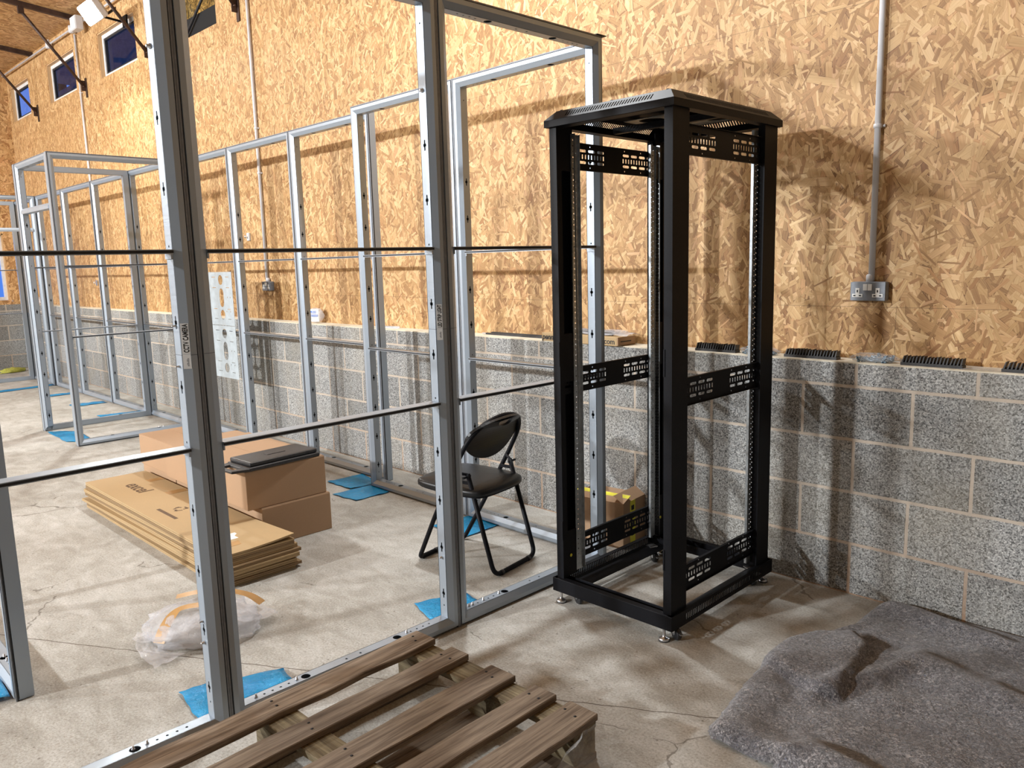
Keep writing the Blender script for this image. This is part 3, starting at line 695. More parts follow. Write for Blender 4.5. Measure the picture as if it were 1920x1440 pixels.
# ================================================================== black server rack
RK = empty('server_rack', (.530, -.500, 0), .010, 'tall open black server rack on castors with slotted side brackets', 'server rack')
RK.scale = (.984, .981, 1)
def pillar(sx, sy):
    X, Y = .291*sx, .389*sy
    pr = [(0, 0), (0, -.106), (-.030, -.106), (-.030, -.104), (-.002, -.104), (-.002, -.002), (-.034, -.002), (-.034, -.030), (-.036, -.030), (-.036, 0)]
    v = [(X + a*sx, Y + b*sy) for a, b in pr]; n = len(v)
    m = MB(); m.add([(a, b, .108) for a, b in v] + [(a, b, 1.966) for a, b in v], [(i, (i+1) % n, (i+1) % n+n, i+n) for i in range(n)])
    tr = tessellate_polygon([[Vector((a, b, 0)) for a, b in v]])
    m.add([(a, b, .108) for a, b in v] + [(a, b, 1.966) for a, b in v], [tuple(t) for t in tr] + [tuple(i+n for i in t) for t in tr])
    for z in (.21, 1.05, 1.90):
        m.box(min(X-.034*sx, X-.028*sx), max(X-.034*sx, X-.028*sx), min(Y-.09*sy, Y-.03*sy), max(Y-.09*sy, Y-.03*sy), z-.10, z+.10)
    o = m.build('pillar', m_black, RK)
    MB().lathe([(.007, 0), (.007, .002)], (X-.036*sx - (.002 if sx > 0 else 0), Y-.05*sy, .20), 10, 0, 'x').build('rivet', m_yellow, o)
    if sy < 0:   # front pillars carry hinge plates
        for z_ in ((1.02, 1.12), (.28, .36)): MB().box(min(X-.036*sx, X-.030*sx), max(X-.036*sx, X-.030*sx), Y-.003, Y, *z_).build('hinge_plate', m_black, o)
for sx in (-1, 1):
    for sy in (-1, 1): pillar(sx, sy)
# base
for sy in (-1, 1):
    y = .405*sy; b = MB()
    b.box(-.305, .305, min(y, y-.003*sy), max(y, y-.003*sy), .088, .146).box(-.302, .302, min(y-.003*sy, y-.03*sy), max(y-.003*sy, y-.03*sy), .143, .146)
    b.box(-.302, .302, min(y-.028*sy, y-.030*sy), max(y-.028*sy, y-.030*sy), .10, .143).box(-.302, .302, min(y-.03*sy, y-.075*sy), max(y-.03*sy, y-.075*sy), .098, .101)
    b.box(-.302, .302, min(y-.073*sy, y-.076*sy), max(y-.073*sy, y-.076*sy), .098, .138)
    b.build('base_beam', m_black, RK, .0012).location.z = -.038
for sx in (-1, 1):
    x = .305*sx; b = MB()
    hs = [slot(-.30 + k*.0125, .118, .0055, .030, 2) for k in range(49)]
    b.plate([(-.402, .088), (.402, .088), (.402, .146), (-.402, .146)], hs, .0025, lambda p, q, c: (x - c*sx, p, q))
    b.box(min(x-.003*sx, x-.022*sx), max(x-.003*sx, x-.022*sx), -.402, .402, .143, .146)
    q = [(x-.022*sx, .143), (x-.085*sx, .100), (x-.085*sx, .097), (x-.022*sx, .140)] if sx > 0 else [(x+.040, .112), (x+.100, .100), (x+.100, .097), (x+.040, .109)]
    b.add([(a, -.37, z) for a, z in q] + [(a, .37, z) for a, z in q], [(0, 1, 5, 4), (1, 2, 6, 5), (2, 3, 7, 6), (3, 0, 4, 7), (0, 3, 2, 1), (4, 5, 6, 7)])
    b.build('base_side', m_black, RK).location.z = -.038
# top cover
t = MB()
zl, zm, zt = 1.964, 1.990, 2.026
for sy in (-1, 1): t.box(-.305, .305, min(.405*sy, .402*sy), max(.405*sy, .402*sy), zl, zm)
for sx in (-1, 1): t.box(min(.305*sx, .302*sx), max(.305*sx, .302*sx), -.402, .402, zl, zm)
def cham_side(sx):   # chamfer running along y
    hs = [slot(-.30 + k*.0125, .5, .006, .52, 2) for k in range(49) if abs(-.30 + k*.0125) > .02 or True]
    out = [(-.405, 0), (.405, 0), (.368, 1), (-.368, 1)]
    def fn(a, bb, c): return ((.305 - .037*bb)*sx, a, zm + (zt-zm)*bb - c)
    t.plate(out, hs, .002, fn)
def cham_end(sy):
    hs = [slot(-.20 + k*.0125, .5, .006, .52, 2) for k in range(33)]
    out = [(-.305, 0), (.305, 0), (.268, 1), (-.268, 1)]
    def fn(a, bb, c): return (a, (.405 - .037*bb)*sy, zm + (zt-zm)*bb - c)
    t.plate(out, hs, .002, fn)
for s_ in (-1, 1): cham_side(s_); cham_end(s_)
fans = [circ(x, y, .056, 20) for x in (-.10, .10) for y in (.05, .24)]
t.plate(rect(-.268, -.368, .268, .368), [], .002, lambda a, bb, c: (a, bb, zt - c))
for sy in (-1, 1): t.box(-.30, .30, min(.395*sy, .34*sy), max(.395*sy, .34*sy), zl, zl+.003)
for sx in (-1, 1): t.box(min(.302*sx, .262*sx), max(.302*sx, .262*sx), -.34, .34, zl, zl+.003)
t.box(-.26, .26, -.012, .012, zl+.005, zl+.03)
tc = t.build('top_cover', m_black, RK)
for x, y in ((-.25, -.36), (.25, -.36), (.25, .36), (-.25, .36), (0, -.36), (.25, 0), (-.25, 0)): MB().lathe([(.006, 0), (.006, .003), (.003, .004)], (x, y, zt), 8).build('cover_screw', m_blackp, tc)
m = MB().plate(rect(-.20, -.02, .20, .33), fans, .002, lambda a, bb, c: (a, bb, zt-.014-c)); m.build('fan_tray', m_galv, tc)
# perforated mounting rails
U = .04445
def rail(sx, sy):
    y0 = .300*sy; x0 = .2325*sx
    hs = []; z = .175
    while z < 1.93:
        hs.append(rect(.009, z-.0048, .020, z+.0048)); z += U/3
    hs2 = []; z = .19; k = 0
    while z < 1.93:
        hs2.append(slot(.018, z, .010 if k % 2 else .006, .006, 3)); z += U/2; k += 1
    hs3 = []; z = .185; k = 0
    while z < 1.93:
        hs3.append(slot(.032, z, .008, .005, 2)); z += U/2
    r_ = MB().plate(rect(0, .12, .028, 1.945), hs, .0018, lambda a, bb, c: (x0 + a*sx, y0 - c*sy, bb))
    r_.plate(rect(0, .12, .050, 1.945), hs2 + hs3, .0018, lambda a, bb, c: (x0 + (.028 - c)*sx, y0 - a*sy, bb))
    r_.plate(rect(0, .12, .012, 1.945), [], .0018, lambda a, bb, c: (x0 + (.016 + a)*sx, y0 - (.050 - c)*sy, bb))
    r_.build('mounting_rail', m_galv, RK)
for sx in (-1, 1):
    for sy in (-1, 1): rail(sx, sy)
# slotted side brackets
def bracket(sx, z0):
    hs = []
    for k in range(12):
        if k in (5, 6): continue
        x = -.33 + k*.060
        hs += [slot(x, .076, .047, .011, 3), slot(x, .030, .047, .011, 3)]
        for q in (-.020, 0, .020): hs.append(rect(x+q-.0045, .044, x+q+.0045, .062))
        if k % 2: hs += [circ(x-.01, .094, .0035, 6), circ(x-.01, .010, .0035, 6)]
    X = .268*sx
    b_ = MB().plate(rect(-.385, 0, .385, .104), hs, .002, lambda a, bb, c: (X + c*sx, a, z0+bb))
    b_.box(min(X, X+.012*sx), max(X, X+.012*sx), -.385, .385, z0+.104, z0+.106).box(min(X, X+.012*sx), max(X, X+.012*sx), -.385, .385, z0-.002, z0)
    b_.build('side_bracket', m_black, RK)
for sx in (-1, 1):
    for z0 in (.165, .898, 1.812): bracket(sx, z0)
# castors and levelling feet
def castor(x, y, rz):
    T = Matrix.Translation((x, y, 0)) @ Matrix.Rotation(rz, 4, 'Z') @ Matrix.Scale(.86, 4)
    c = MB().box(-.022, .022, -.024, .024, .082, .088, M=T)
    for sx in (-1, 1):
        q = [(-.012, .082), (.020, .082), (.036, .030), (.022, .022), (-.002, .06)]
        vs = [T @ Vector((a, (.014)*sx, z)) for a, z in q] + [T @ Vector((a, (.016)*sx, z)) for a, z in q]
        c.add(vs, [(0, 1, 2, 3, 4), (9, 8, 7, 6, 5)] + [(i, (i+1) % 5, (i+1) % 5+5, i+5) for i in range(5)])
    c.box(-.03, .0, -.012, .012, .062, .070, M=T)
    o = c.build('castor', m_steel, RK)
    wv = MB().lathe([(.012, -.0115), (.025, -.0115), (.028, -.008), (.028, .008), (.025, .0115), (.012, .0115)], (0, 0, 0), 24, 0, 'y')
    wo = wv.build('wheel', m_blackp, o); wo.matrix_local = T @ Matrix.Translation((.027, 0, .028))
    MB().box(.03, .062, -.008, .008, .040, .044, M=T @ Matrix.Rotation(.1, 4, 'Y')).build('brake_lever', m_steel, o)
def foot(x, y):
    f_ = MB().lathe([(.0001, .0), (.020, .0), (.0215, .003), (.0215, .010), (.018, .013), (.008, .016), (.006, .022), (.006, .055), (.010, .057), (.010, .066), (.006, .067), (.006, .072)], (x, y, 0.0), 20)
    o = f_.build('levelling_foot', m_steel, RK)
    MB().lathe([(.022, .0), (.0222, .0035), (.0215, .004)], (x, y, 0), 20).build('rubber_pad', m_blackp, o)
for x, y, rz in ((-.225, -.345, -.3), (.272, -.345, -.35), (.235, .33, -.5), (-.255, .27, -.4)): castor(x, y, rz)
for x, y in ((-.272, -.388), (.262, -.392), (.272, .385), (-.262, .375)): foot(x, y)

# ================================================================== folding chair
CH = empty('folding_chair', (-.38, -.775, 0), .16, 'black folding chair with vinyl seat beside the rack', 'chair')
r = .0112
pa = [(-.235, .15, r), (-.235, .185, r+.01)]
hoop = [(-.235, -.13, r)] + []
def PT(t, y): # along the main frame side plane: t 0 at front foot, 1 at top
    return (-.235 + .410*t, y, r + .726*t)
left = [PT(0.0, -.12), PT(.0, -.175), PT(.30, -.198), PT(.55, -.208), PT(.72, -.212), PT(.87, -.196), PT(.965, -.128), PT(1.0, 0)]
main = [Vector(p) for p in left] + [Vector((p[0], -p[1], p[2])) for p in left[::-1][1:]]
sp = spline(main[2:-2], 8)
tube = [main[0]] + fillet([main[0], main[1], main[2]], .05)[1:] + sp[1:]
tube = fillet([main[0], main[1], main[2]], .05) + sp[1:] + fillet([main[-3], main[-2], main[-1]], .05)[1:]
closed = tube
MB().tube(closed + [closed[0]], r, 12, caps=False).build('main_frame', m_black, CH)
rear = [(.085, -.165, .48), (.225, -.165, r), (.225, .165, r), (.085, .165, .48)]
MB().tube(fillet(rear, .05), r, 12).build('rear_leg', m_black, CH)
for q0, q1 in (((.225, -.115, r), (.225, -.10, r)), ((.225, .10, r), (.225, .115, r)), ((-.235, .05, r), (-.235, .065, r)), ((-.235, -.06, r), (-.235, -.045, r))): MB().tube([q0, q1], .013, 12).build('rubber_sleeve', m_blackp, CH)
for s_ in (-1, 1):
    m = MB()
    m.tube([PT(.66, .199*s_), (.09, .166*s_, .475)], .007, 8)
    m.box(.02, .10, .168*s_-.004, .168*s_+.004, .430, .445)
    m.tube([(.088, .15*s_, .468), (.088, .205*s_, .468)], .006, 8)
    m.build('hinge_link', m_black, CH)
# seat: padded, rounded
def pad(outline, th, crown, name, mat, parent, fn):
    n = len(outline); cx = sum(p[0] for p in outline)/n; cy = sum(p[1] for p in outline)/n
    rings = [(1.0, 0, 0), (1.0, th*.55, 0), (.985, th*.85, 0), (.95, th, 0), (.7, th+crown*.7, 0), (.35, th+crown, 0)]
    vs = []; fs = []
    for k, z, _ in rings:
        for p in outline: vs.append(fn(cx+(p[0]-cx)*k, cy+(p[1]-cy)*k, z))
    for i in range(len(rings)-1):
        for k in range(n): l = (k+1) % n; fs.append((i*n+k, i*n+l, (i+1)*n+l, (i+1)*n+k))
    fs.append(tuple(range(n))[::-1]); fs.append(tuple((len(rings)-1)*n+k for k in range(n)))
    return MB().add(vs, fs, 0, True).build(name, mat, parent)
seat_o = [tuple(v[:2]) for v in spline([(-.235, -.13, 0), (-.245, 0, 0), (-.235, .13, 0), (-.20, .175, 0), (-.05, .19, 0), (.10, .175, 0), (.145, .13, 0), (.155, 0, 0), (.145, -.13, 0), (.10, -.175, 0), (-.05, -.19, 0), (-.20, -.175, 0)], 4, True)]
pad(seat_o, .030, .010, 'seat', m_vinyl, CH, lambda a, b_, z: (a*1.07+.012, b_*1.06, .382 + z - a*.03))
m = MB().add([(a*1.03+.012, b_*1.02, .374 - a*.03) for a, b_ in seat_o] + [(a*1.03+.012, b_*1.02, .3815 - a*.03) for a, b_ in seat_o],
             [(i, (i+1) % len(seat_o), (i+1) % len(seat_o)+len(seat_o), i+len(seat_o)) for i in range(len(seat_o))] + [tuple(range(len(seat_o)))[::-1]])
m.build('seat_pan', m_black, CH)
# backrest with hand slot
bo = [tuple(v[:2]) for v in spline([(-.182, .03, 0), (-.168, .085, 0), (-.10, .132, 0), (0, .150, 0), (.10, .132, 0), (.168, .085, 0), (.182, .03, 0), (.15, -.03, 0), (.08, -.065, 0), (0, -.075, 0), (-.08, -.065, 0), (-.15, -.03, 0)], 4, True)]
hd = [tuple(v[:2]) for v in spline([(-.045, .125, 0), (0, .132, 0), (.045, .125, 0), (.035, .106, 0), (0, .100, 0), (-.035, .106, 0)], 3, True)]
dirb = Vector((.410, 0, .726)).normalized(); nb_ = Vector((.726, 0, -.410)).normalized(); ctr = Vector(PT(.825, 0))
def bf(a, b_, c):
    q = ctr + dirb*b_ + nb_*(c + .016 - .9*a*a); return (q.x, a, q.z)
bo = [(a*1.09, b_*1.05) for a, b_ in bo]; hd = [(a*1.1, b_*1.08) for a, b_ in hd]
MB().plate(bo, [hd], .014, bf).build('backrest', m_vinyl, CH, .004, 2)

# ================================================================== cardboard boxes
def carton(name, x0, x1, y0, y1, z0, z1, label, rz=0, mat=None, group=None, tape_axis='x'):
    cx, cy = (x0+x1)/2, (y0+y1)/2
    e = empty(name, (cx, cy, z0), rz, label, 'box', group)
    a, b_, h = (x1-x0)/2, (y1-y0)/2, z1-z0
    MB().box(-a, a, -b_, b_, 0, h).build('body', mat or m_card, e, .004, 2)
    for q in ((-b_+.003, -.0015), (.0015, b_-.003)): MB().box(-a+.003, a-.003, q[0], q[1], h, h+.0025).build('flap', mat or m_card, e)
    return e
carton('cardboard_box', -2.44, -1.335, -1.425, -1.015, 0, .208, 'closed brown carton on the floor at the bottom of the pair nearest the chair')
carton('cardboard_box', -2.40, -1.345, -1.495, -1.030, .212, .418, 'long brown carton on top with the black lid lying on it')
carton('cardboard_box', -2.98, -2.45, -1.425, -1.08, 0, .208, 'brown carton on the floor at the far left of the carton pile')
carton('cardboard_box', -2.88, -2.41, -1.47, -1.10, .212, .405, 'short brown carton on top at the far left of the carton pile')
carton('cardboard_box', -3.0, -2.35, -1.0, -.66, 0, .26, 'brown carton standing behind the pile against the wall frames')
# black lid
LD = empty('black_lid', (-1.45, -1.275, .4205), .06, 'black plastic lid with handle lying on the top carton', 'lid')
MB().box(-.115, .115, -.21, .215, 0, .022).box(-.105, .105, -.20, .205, .022, .045).build('body', m_blackp, LD, .008, 3)
MB().box(-.02, .02, -.05, .06, .0452, .0472).build('grip', m_blackp, LD, .001)
MB().plate([(-.115, 0), (.115, 0), (.085, -.085), (-.085, -.085)], [rect(-.055, -.06, .055, -.015)], .014, lambda a, b_, c: (a, -.21+b_, .002+c)).build('handle', m_blackp, LD, .003)

# flattened cartons, stacked
random.seed(4)
zz = 0.0; N = 9
labels = ['flattened carton at the very bottom of the stack on the floor', 'flattened carton second from the bottom of the stack', 'flattened carton third from the bottom of the stack', 'flattened carton fourth from the bottom of the stack',
          'flattened carton in the middle of the stack of nine', 'flattened carton fourth from the top of the stack', 'flattened carton third from the top of the stack', 'flattened carton just below the printed one', 'flattened carton on top of the stack, printed and taped']
for k in range(N):
    th = .0172 + random.uniform(-.003, .004)
    ox, oy, a = random.uniform(-.016, .022), random.uniform(-.014, .012), random.uniform(-.014, .014)
    if k == N-1: ox, oy, a = -.01, 0.0, -.012
    e = empty('flattened_carton', (-1.905+ox, -1.635+oy, zz), a+.012, labels[k], 'flattened box', 'flattened cartons in the floor stack')
    nx = 14; hw = .182; hl = .955
    m = MB()
    for li, (z0, z1) in enumerate(((0, th*.42), (th*.50, th*.92))):
        vs = []; fs = []
        lift = (.016 if (k == N-1 and li == 1) else .0)
        for i in range(nx+1):
            x = -hl + 2*hl*i/nx
            wv = .0012*math.sin(x*5+k*2+li)
            for y in (-hw, -hw*.3, hw*.4, hw):
                up_ = lift*max(0, (x-.55)/.4)*max(0, (y/hw))*1.0
                for zf in (z0, z1): vs.append((x, y, zf+wv*0+up_))
        W8 = 8
        for i in range(nx):
            o = i*W8; q = (i+1)*W8
            for j in range(3):
                fs.append((o+2*j+1, o+2*j+3, q+2*j+3, q+2*j+1)); fs.append((o+2*j, q+2*j, q+2*j+2, o+2*j+2))
            fs.append((o, o+1, q+1, q)); fs.append((o+6, q+6, q+7, o+7))
        fs.append((0, 2, 4, 6, 7, 5, 3, 1)); o = nx*W8; fs.append(tuple(o+i for i in (0, 1, 3, 5, 7, 6, 4, 2)))
        m.add(vs, fs, 0)
    m.build('board', m_card2 if k in (N-1, 3) else m_card3 if k % 2 else m_card2, e)
    zz += th
    if k == N-1:
        zt_ = th*.93
        for q in ((-.70, -.64, .09, .182, zt_, zt_+.0006), (-.33, -.26, .06, .182, zt_, zt_+.0006), (.80, .86, -.182, -.02, zt_, zt_+.0006)): MB().box(*q).build('tape', m_brown, e)
        MB().box(.68, .77, -.050, .01, zt_+.0006, zt_+.0012).build('address_label', m_white, e)
        Mx = Matrix.Rotation(0, 4, 'Z'); Mx.translation = Vector((-.68, -.045, zt_+.0006))
        text_mesh('lettering', 'excel', .125, m_inkb, e, Mx, .0004, sx=.95, bold=.012)
        MB().box(-.02, .23, -.105, -.085, zt_, zt_+.0004).build('small_print', m_inkb, e)
        # three chasing arrows
        m = MB()
        for q in range(3):
            T = Matrix.Translation((.07, -.01, zt_)) @ Matrix.Rotation(q*2*PI/3, 4, 'Z')
            for (x0, y0, x1, y1) in ((-.016, .026, .012, .036), (.016, .008, .026, .03)): m.box(x0, x1, y0, y1, 0, .0004, M=T)
            m.add([T @ Vector(p) for p in ((.010, .042, 0), (.010, .020, 0), (.030, .031, 0), (.010, .042, .0004), (.010, .020, .0004), (.030, .031, .0004))], [(0, 1, 2), (3, 5, 4), (0, 3, 4, 1), (1, 4, 5, 2), (2, 5, 3, 0)])
        m.build('recycling_mark', m_inkb, e)

# ================================================================== pallet
PL = empty('pallet', (.690, -2.235, 0), .035, 'worn wooden pallet in front of the silver frames', 'pallet')
random.seed(11)
def plank(name, x0, x1, y0, y1, z0, z1, mat, rough=.003, axis=1, parent=PL):
    n = 16; vs = []; fs = []
    for i in range(n+1):
        t_ = i/n
        for j, (a, c) in enumerate(((0, 0), (1, 0), (1, 1), (0, 1))):
            if axis == 1:
                y = y0 + (y1-y0)*t_; x = (x0, x1)[a] + rough*noise.noise(Vector((y*7, x0*9+a*5, 1.3)))*2; z = (z0, z1)[c]
                if c: z += rough*.35*noise.noise(Vector((y*9, a*3+x0*4, 7)))
            else:
                x = x0 + (x1-x0)*t_; y = (y0, y1)[a] + rough*noise.noise(Vector((x*7, y0*9+a*5, 1.3))); z = (z0, z1)[c]
            vs.append((x, y, z))
    for i in range(n):
        for j in range(4): k = (j+1) % 4; fs.append((i*4+j, i*4+k, (i+1)*4+k, (i+1)*4+j))
    fs.append((3, 2, 1, 0)); fs.append(tuple(n*4+j for j in range(4)))
    return MB().add(vs, fs).build(name, mat, parent, .0025, 1)
xs = [(-.410, -.312, m_wood_g), (-.228, -.138, m_wood_y), (-.035, .075, m_wood_y), (.155, .245, m_wood_y), (.300, .408, m_wood_y)]
for x0, x1, mt in xs:
    e_ = plank('top_slat', x0, x1, -.60, .60, .122, .144, mt, .006 if x0 < -.4 else .003)
    for yy in (-.55, .0, .55):
        for dx in (.022, .060): MB().lathe([(.0045, 0), (.0045, .0006)], (x0 + dx + random.uniform(-.006, .006), yy + random.uniform(-.015, .015), .1442), 8).build('nail', m_hole, e_)
for yy in (-.545, 0.0, .545): plank('stringer_board', -.40, .40, yy-.05, yy+.05, .100, .122, m_wood_x, .003, 0)
for yy in (-.545, 0.0, .545):
    for xx in (-.352, 0.0, .352): MB().box(xx-.045, xx+.045, yy-.05, yy+.05, .022, .100).build('block', m_wood_x, PL, .002, 1)
for xx in (-.352, 0.0, .352): plank('bottom_board', xx-.05, xx+.05, -.60, .60, 0.0, .022, m_wood_y)
# scrap of stretch wrap hanging from the near corner
vs = []; fs = []; n1, n2 = 14, 10
for i in range(n1+1):
    for j in range(n2+1):
        u, v_ = i/n1, j/n2
        x = 1.055 - .02*math.sin(u*3) + .012*noise.noise(Vector((u*4, v_*4, 2))) + .03*v_*(1-u)
        y = -1.64 - .30*u*(.35+.65*v_) + .01*noise.noise(Vector((u*5, v_*5, 9)))
        z = .135 - v_*.125*(1-.35*u) + .008*noise.noise(Vector((u*6, v_*6, 4)))
        vs.append((x+.056, y, max(.003, z)))
for i in range(n1):
    for j in range(n2): a = i*(n2+1)+j; fs.append((a, a+1, a+n2+2, a+n2+1))
o = MB().add(vs, fs, 0, True).build('stretch_wrap', m_clear2, None, fix=False)
tag(o, 'torn clear stretch wrap hanging off the pallet corner', 'plastic wrap')

# ================================================================== thin crumpled sheets
def pip(x, y, P):
    c = False; j = len(P)-1
    for i in range(len(P)):
        if (P[i][1] > y) != (P[j][1] > y) and x < (P[j][0]-P[i][0])*(y-P[i][1])/(P[j][1]-P[i][1])+P[i][0]: c = not c
        j = i
    return c
def quad_sheet(name, q, mat, label, cat, group, amp=.006, n=26, m_=14, seed=0, z0=.004, fq=9):
    """q: four corners (x,y), bilinear sheet with crumples"""
    vs = []; fs = []; cx = sum(p[0] for p in q)/4; cy = sum(p[1] for p in q)/4
    for i in range(n+1):
        for j in range(m_+1):
            u, v_ = i/n, j/m_
            x = (q[0][0]*(1-u)+q[1][0]*u)*(1-v_) + (q[3][0]*(1-u)+q[2][0]*u)*v_
            y = (q[0][1]*(1-u)+q[1][1]*u)*(1-v_) + (q[3][1]*(1-u)+q[2][1]*u)*v_
            h = noise.noise(Vector((x*fq+seed, y*fq, seed*1.3))) + .5*noise.noise(Vector((x*fq*2.7, y*fq*2.7+seed, 3)))
            x += .010*noise.noise(Vector((y*14, x*14, seed))); y += .010*noise.noise(Vector((x*15, y*15, seed+5)))
            vs.append((x-cx, y-cy, z0 + amp*(max(-.2, h)+.35)))
    for i in range(n):
        for j in range(m_): a = i*(m_+1)+j; fs.append((a, a+1, a+m_+2, a+m_+1))
    o = MB().add(vs, fs, 0, True).build(name, mat, None, loc=(cx, cy, 0), fix=False)
    md = o.modifiers.new('s', 'SOLIDIFY'); md.thickness = .0006; md.offset = 1
    return tag(o, label, cat, group)
BL = [([(-.22, -2.33), (.055, -2.36), (.05, -2.03), (-.10, -2.00)], 'crumpled blue film folded under the thick left double post', .016),
      ([(-.19, -1.33), (.05, -1.40), (.05, -1.14), (-.10, -1.10)], 'blue film under the middle double post near the chair', .006),
      ([(-2.19, -.52), (-1.91, -.52), (-1.89, -.30), (-2.17, -.25)], 'blue film left of the stepped frame corner', .006),
      ([(-1.90, -.66), (-1.66, -.64), (-1.66, -.39), (-1.88, -.36)], 'blue film right in front of the stepped frame corner', .006),
      ([(-.93, -.63), (-.64, -.64), (-.66, -.38), (-.90, -.36)], 'blue film behind the folding chair legs', .006),
      ([(-5.74, -1.27), (-4.92, -1.29), (-4.92, -1.08), (-5.62, -1.10)], 'wide blue film on the floor inside the booth doorway', .006),
      ([(-9.12, -1.45), (-8.92, -1.45), (-9.10, -.30), (-9.25, -.30)], 'long blue film strip farthest away at the left edge', .006),
      ([(-8.24, -.66), (-8.06, -.66), (-8.06, -.36), (-8.20, -.36)], 'blue film strip second farthest along the wall frames', .006),
      ([(-7.20, -.70), (-7.02, -.70), (-7.02, -.36), (-7.18, -.36)], 'blue film strip in the middle of the far wall frames', .006),
      ([(-6.22, -.72), (-6.04, -.72), (-5.95, -.30), (-6.15, -.30)], 'blue film strip at the far corner of the booth', .010),
      ([(-1.30, -2.93), (-.64, -2.90), (-.62, -2.75), (-1.30, -2.73)], 'glossy blue film under the frame end at lower left edge', .020)]
for i, (q, lb, am) in enumerate(BL):
    if i == 5: q = [(-5.74, -1.30), (-5.10, -1.32), (-4.92, -1.14), (-5.52, -1.10)]
    quad_sheet('blue_film', q, m_bluefilm, lb, 'plastic film', 'blue protective film pieces', am, seed=i*3.1)

# crumpled clear plastic with brown tape on the slab
def blob(cx, cy, cz_, rx, ry, rz_, rot, seed, amp, mat, name, parent, n=44, m_=26):
    vs = []; fs = []
    for j in range(m_+1):
        ph = PI*j/m_
        for i in range(n):
            th = 2*PI*i/n
            d = Vector((math.sin(ph)*math.cos(th), math.sin(ph)*math.sin(th), math.cos(ph)))
            k = 1 + amp*(abs(noise.noise(d*3.2+Vector((seed, 0, 0)))) * 1.4 - .35 + .5*noise.noise(d*8+Vector((0, seed, 0))))
            x, y, z = d.x*rx*k, d.y*ry*k, d.z*rz_*k
            c_, s_ = math.cos(rot), math.sin(rot)
            vs.append((cx + c_*x - s_*y, cy + s_*x + c_*y, max(.003, cz_ + z)))
    for j in range(m_):
        for i in range(n): k = (i+1) % n; fs.append((j*n+i, j*n+k, (j+1)*n+k, (j+1)*n+i))
    return MB().add(vs, fs, 0, True).build(name, mat, parent, fix=False)
CB = empty('crumpled_plastic', (-.60, -2.07, 0), 0, 'crumpled clear plastic wrapping with brown tape on the floor', 'plastic wrapping')
blob(0, 0, .045, .225, .165, .085, .9, 1.7, .16, m_clear, 'wrap', CB)
def tail(pts, widths, name, seed):
    P_ = spline([(x, y, z) for x, y, z in pts], 6); vs = []; fs = []; m_ = 8; n = len(P_)
    for i, p in enumerate(P_):
        t_ = (P_[min(i+1, n-1)] - P_[max(i-1, 0)]).normalized(); s_ = Vector((-t_.y, t_.x, 0)).normalized()
        f = i/(n-1)*(len(widths)-1); k = min(int(f), len(widths)-2); wd = widths[k]*(1-(f-k))+widths[k+1]*(f-k)
        for j in range(m_+1):
            q = p + s_*wd*(j/m_-.5)
            vs.append((q.x, q.y, max(.002, q.z + .014*noise.noise(Vector((i*.5, j*.7, seed)))+.008)))
    for i in range(n-1):
        for j in range(m_): a = i*(m_+1)+j; fs.append((a, a+1, a+m_+2, a+m_+1))
    return MB().add(vs, fs, 0, True).build(name, m_clear, CB, fix=False)
tail([(-.02, -.13, .03), (-.06, -.20, .02), (.02, -.23, .015), (.16, -.20, .01)], [.10, .07, .06, .13], 'wrap_tail', 2)
tail([(.02, -.13, .04), (-.09, -.21, .02), (-.15, -.17, .01)], [.10, .06, .07], 'wrap_tail', 7)
tail([(-.03, .13, .05), (.05, .20, .04), (.06, .28, .015)], [.22, .20, .05], 'wrap_tail', 5)
for k, (pts, wd) in enumerate((([(.03, -.19, .04), (.01, -.15, .095), (0, -.09, .135), (.06, -.02, .150), (.11, .02, .148)], .050), ([(-.10, -.06, .148), (-.06, .02, .156), (-.06, .10, .140)], .046), ([(-.05, .15, .12), (.0, .20, .10), (.05, .23, .07)], .044))):
    P_ = spline(pts, 6); vs = []; fs = []
    for i, p in enumerate(P_):
        t_ = (P_[min(i+1, len(P_)-1)] - P_[max(i-1, 0)]).normalized(); s_ = Vector((-t_.y, t_.x, 0)).normalized()
        vs += [p - s_*wd/2, p + s_*wd/2]
    for i in range(len(P_)-1): fs.append((2*i, 2*i+1, 2*i+3, 2*i+2))
    MB().add(vs, fs, 0, True).build('brown_tape', m_brown, CB, fix=False)

# ================================================================== grey felt blanket
FO = [(1.26, -1.32), (1.229, -1.279), (1.224, -1.217), (1.18, -.974), (1.165, -.779), (1.164, -.656), (1.208, -.531), (1.235, -.407), (1.274, -.304), (1.271, -.167), (1.311, -.085), (1.40, -.04), (1.8, -.02), (2.5, -.03), (3.2, -.05), (3.2, -1.7), (2.4, -1.72), (1.9, -1.62), (1.66, -1.45), (1.55, -1.37), (1.50, -1.345), (1.46, -1.33), (1.38, -1.32), (1.30, -1.33)]
FO = [tuple(v[:2]) for v in spline([(a, b_, 0) for a, b_ in FO], 3, True)]
def edge_d(x, y, P):
    best = 9
    for i in range(len(P)):
        a = P[i]; b_ = P[(i+1) % len(P)]; dx, dy = b_[0]-a[0], b_[1]-a[1]
        t_ = max(0, min(1, ((x-a[0])*dx+(y-a[1])*dy)/(dx*dx+dy*dy+1e-9)))
        best = min(best, math.hypot(x-a[0]-t_*dx, y-a[1]-t_*dy))
    return best
FLAP = [(1.165, -.83), (1.25, -.885), (1.347, -.92), (1.433, -.93), (1.479, -.907), (1.465, -.83), (1.453, -.696), (1.431, -.54), (1.344, -.45), (1.24, -.53), (1.18, -.66)]
def sstep(a, b_, x): t_ = max(0, min(1, (x-a)/(b_-a))); return t_*t_*(3-2*t_)
st = .0115; X0, X1, Y0, Y1 = 1.08, 3.2, -1.78, -.01
nx = int((X1-X0)/st); ny = int((Y1-Y0)/st)
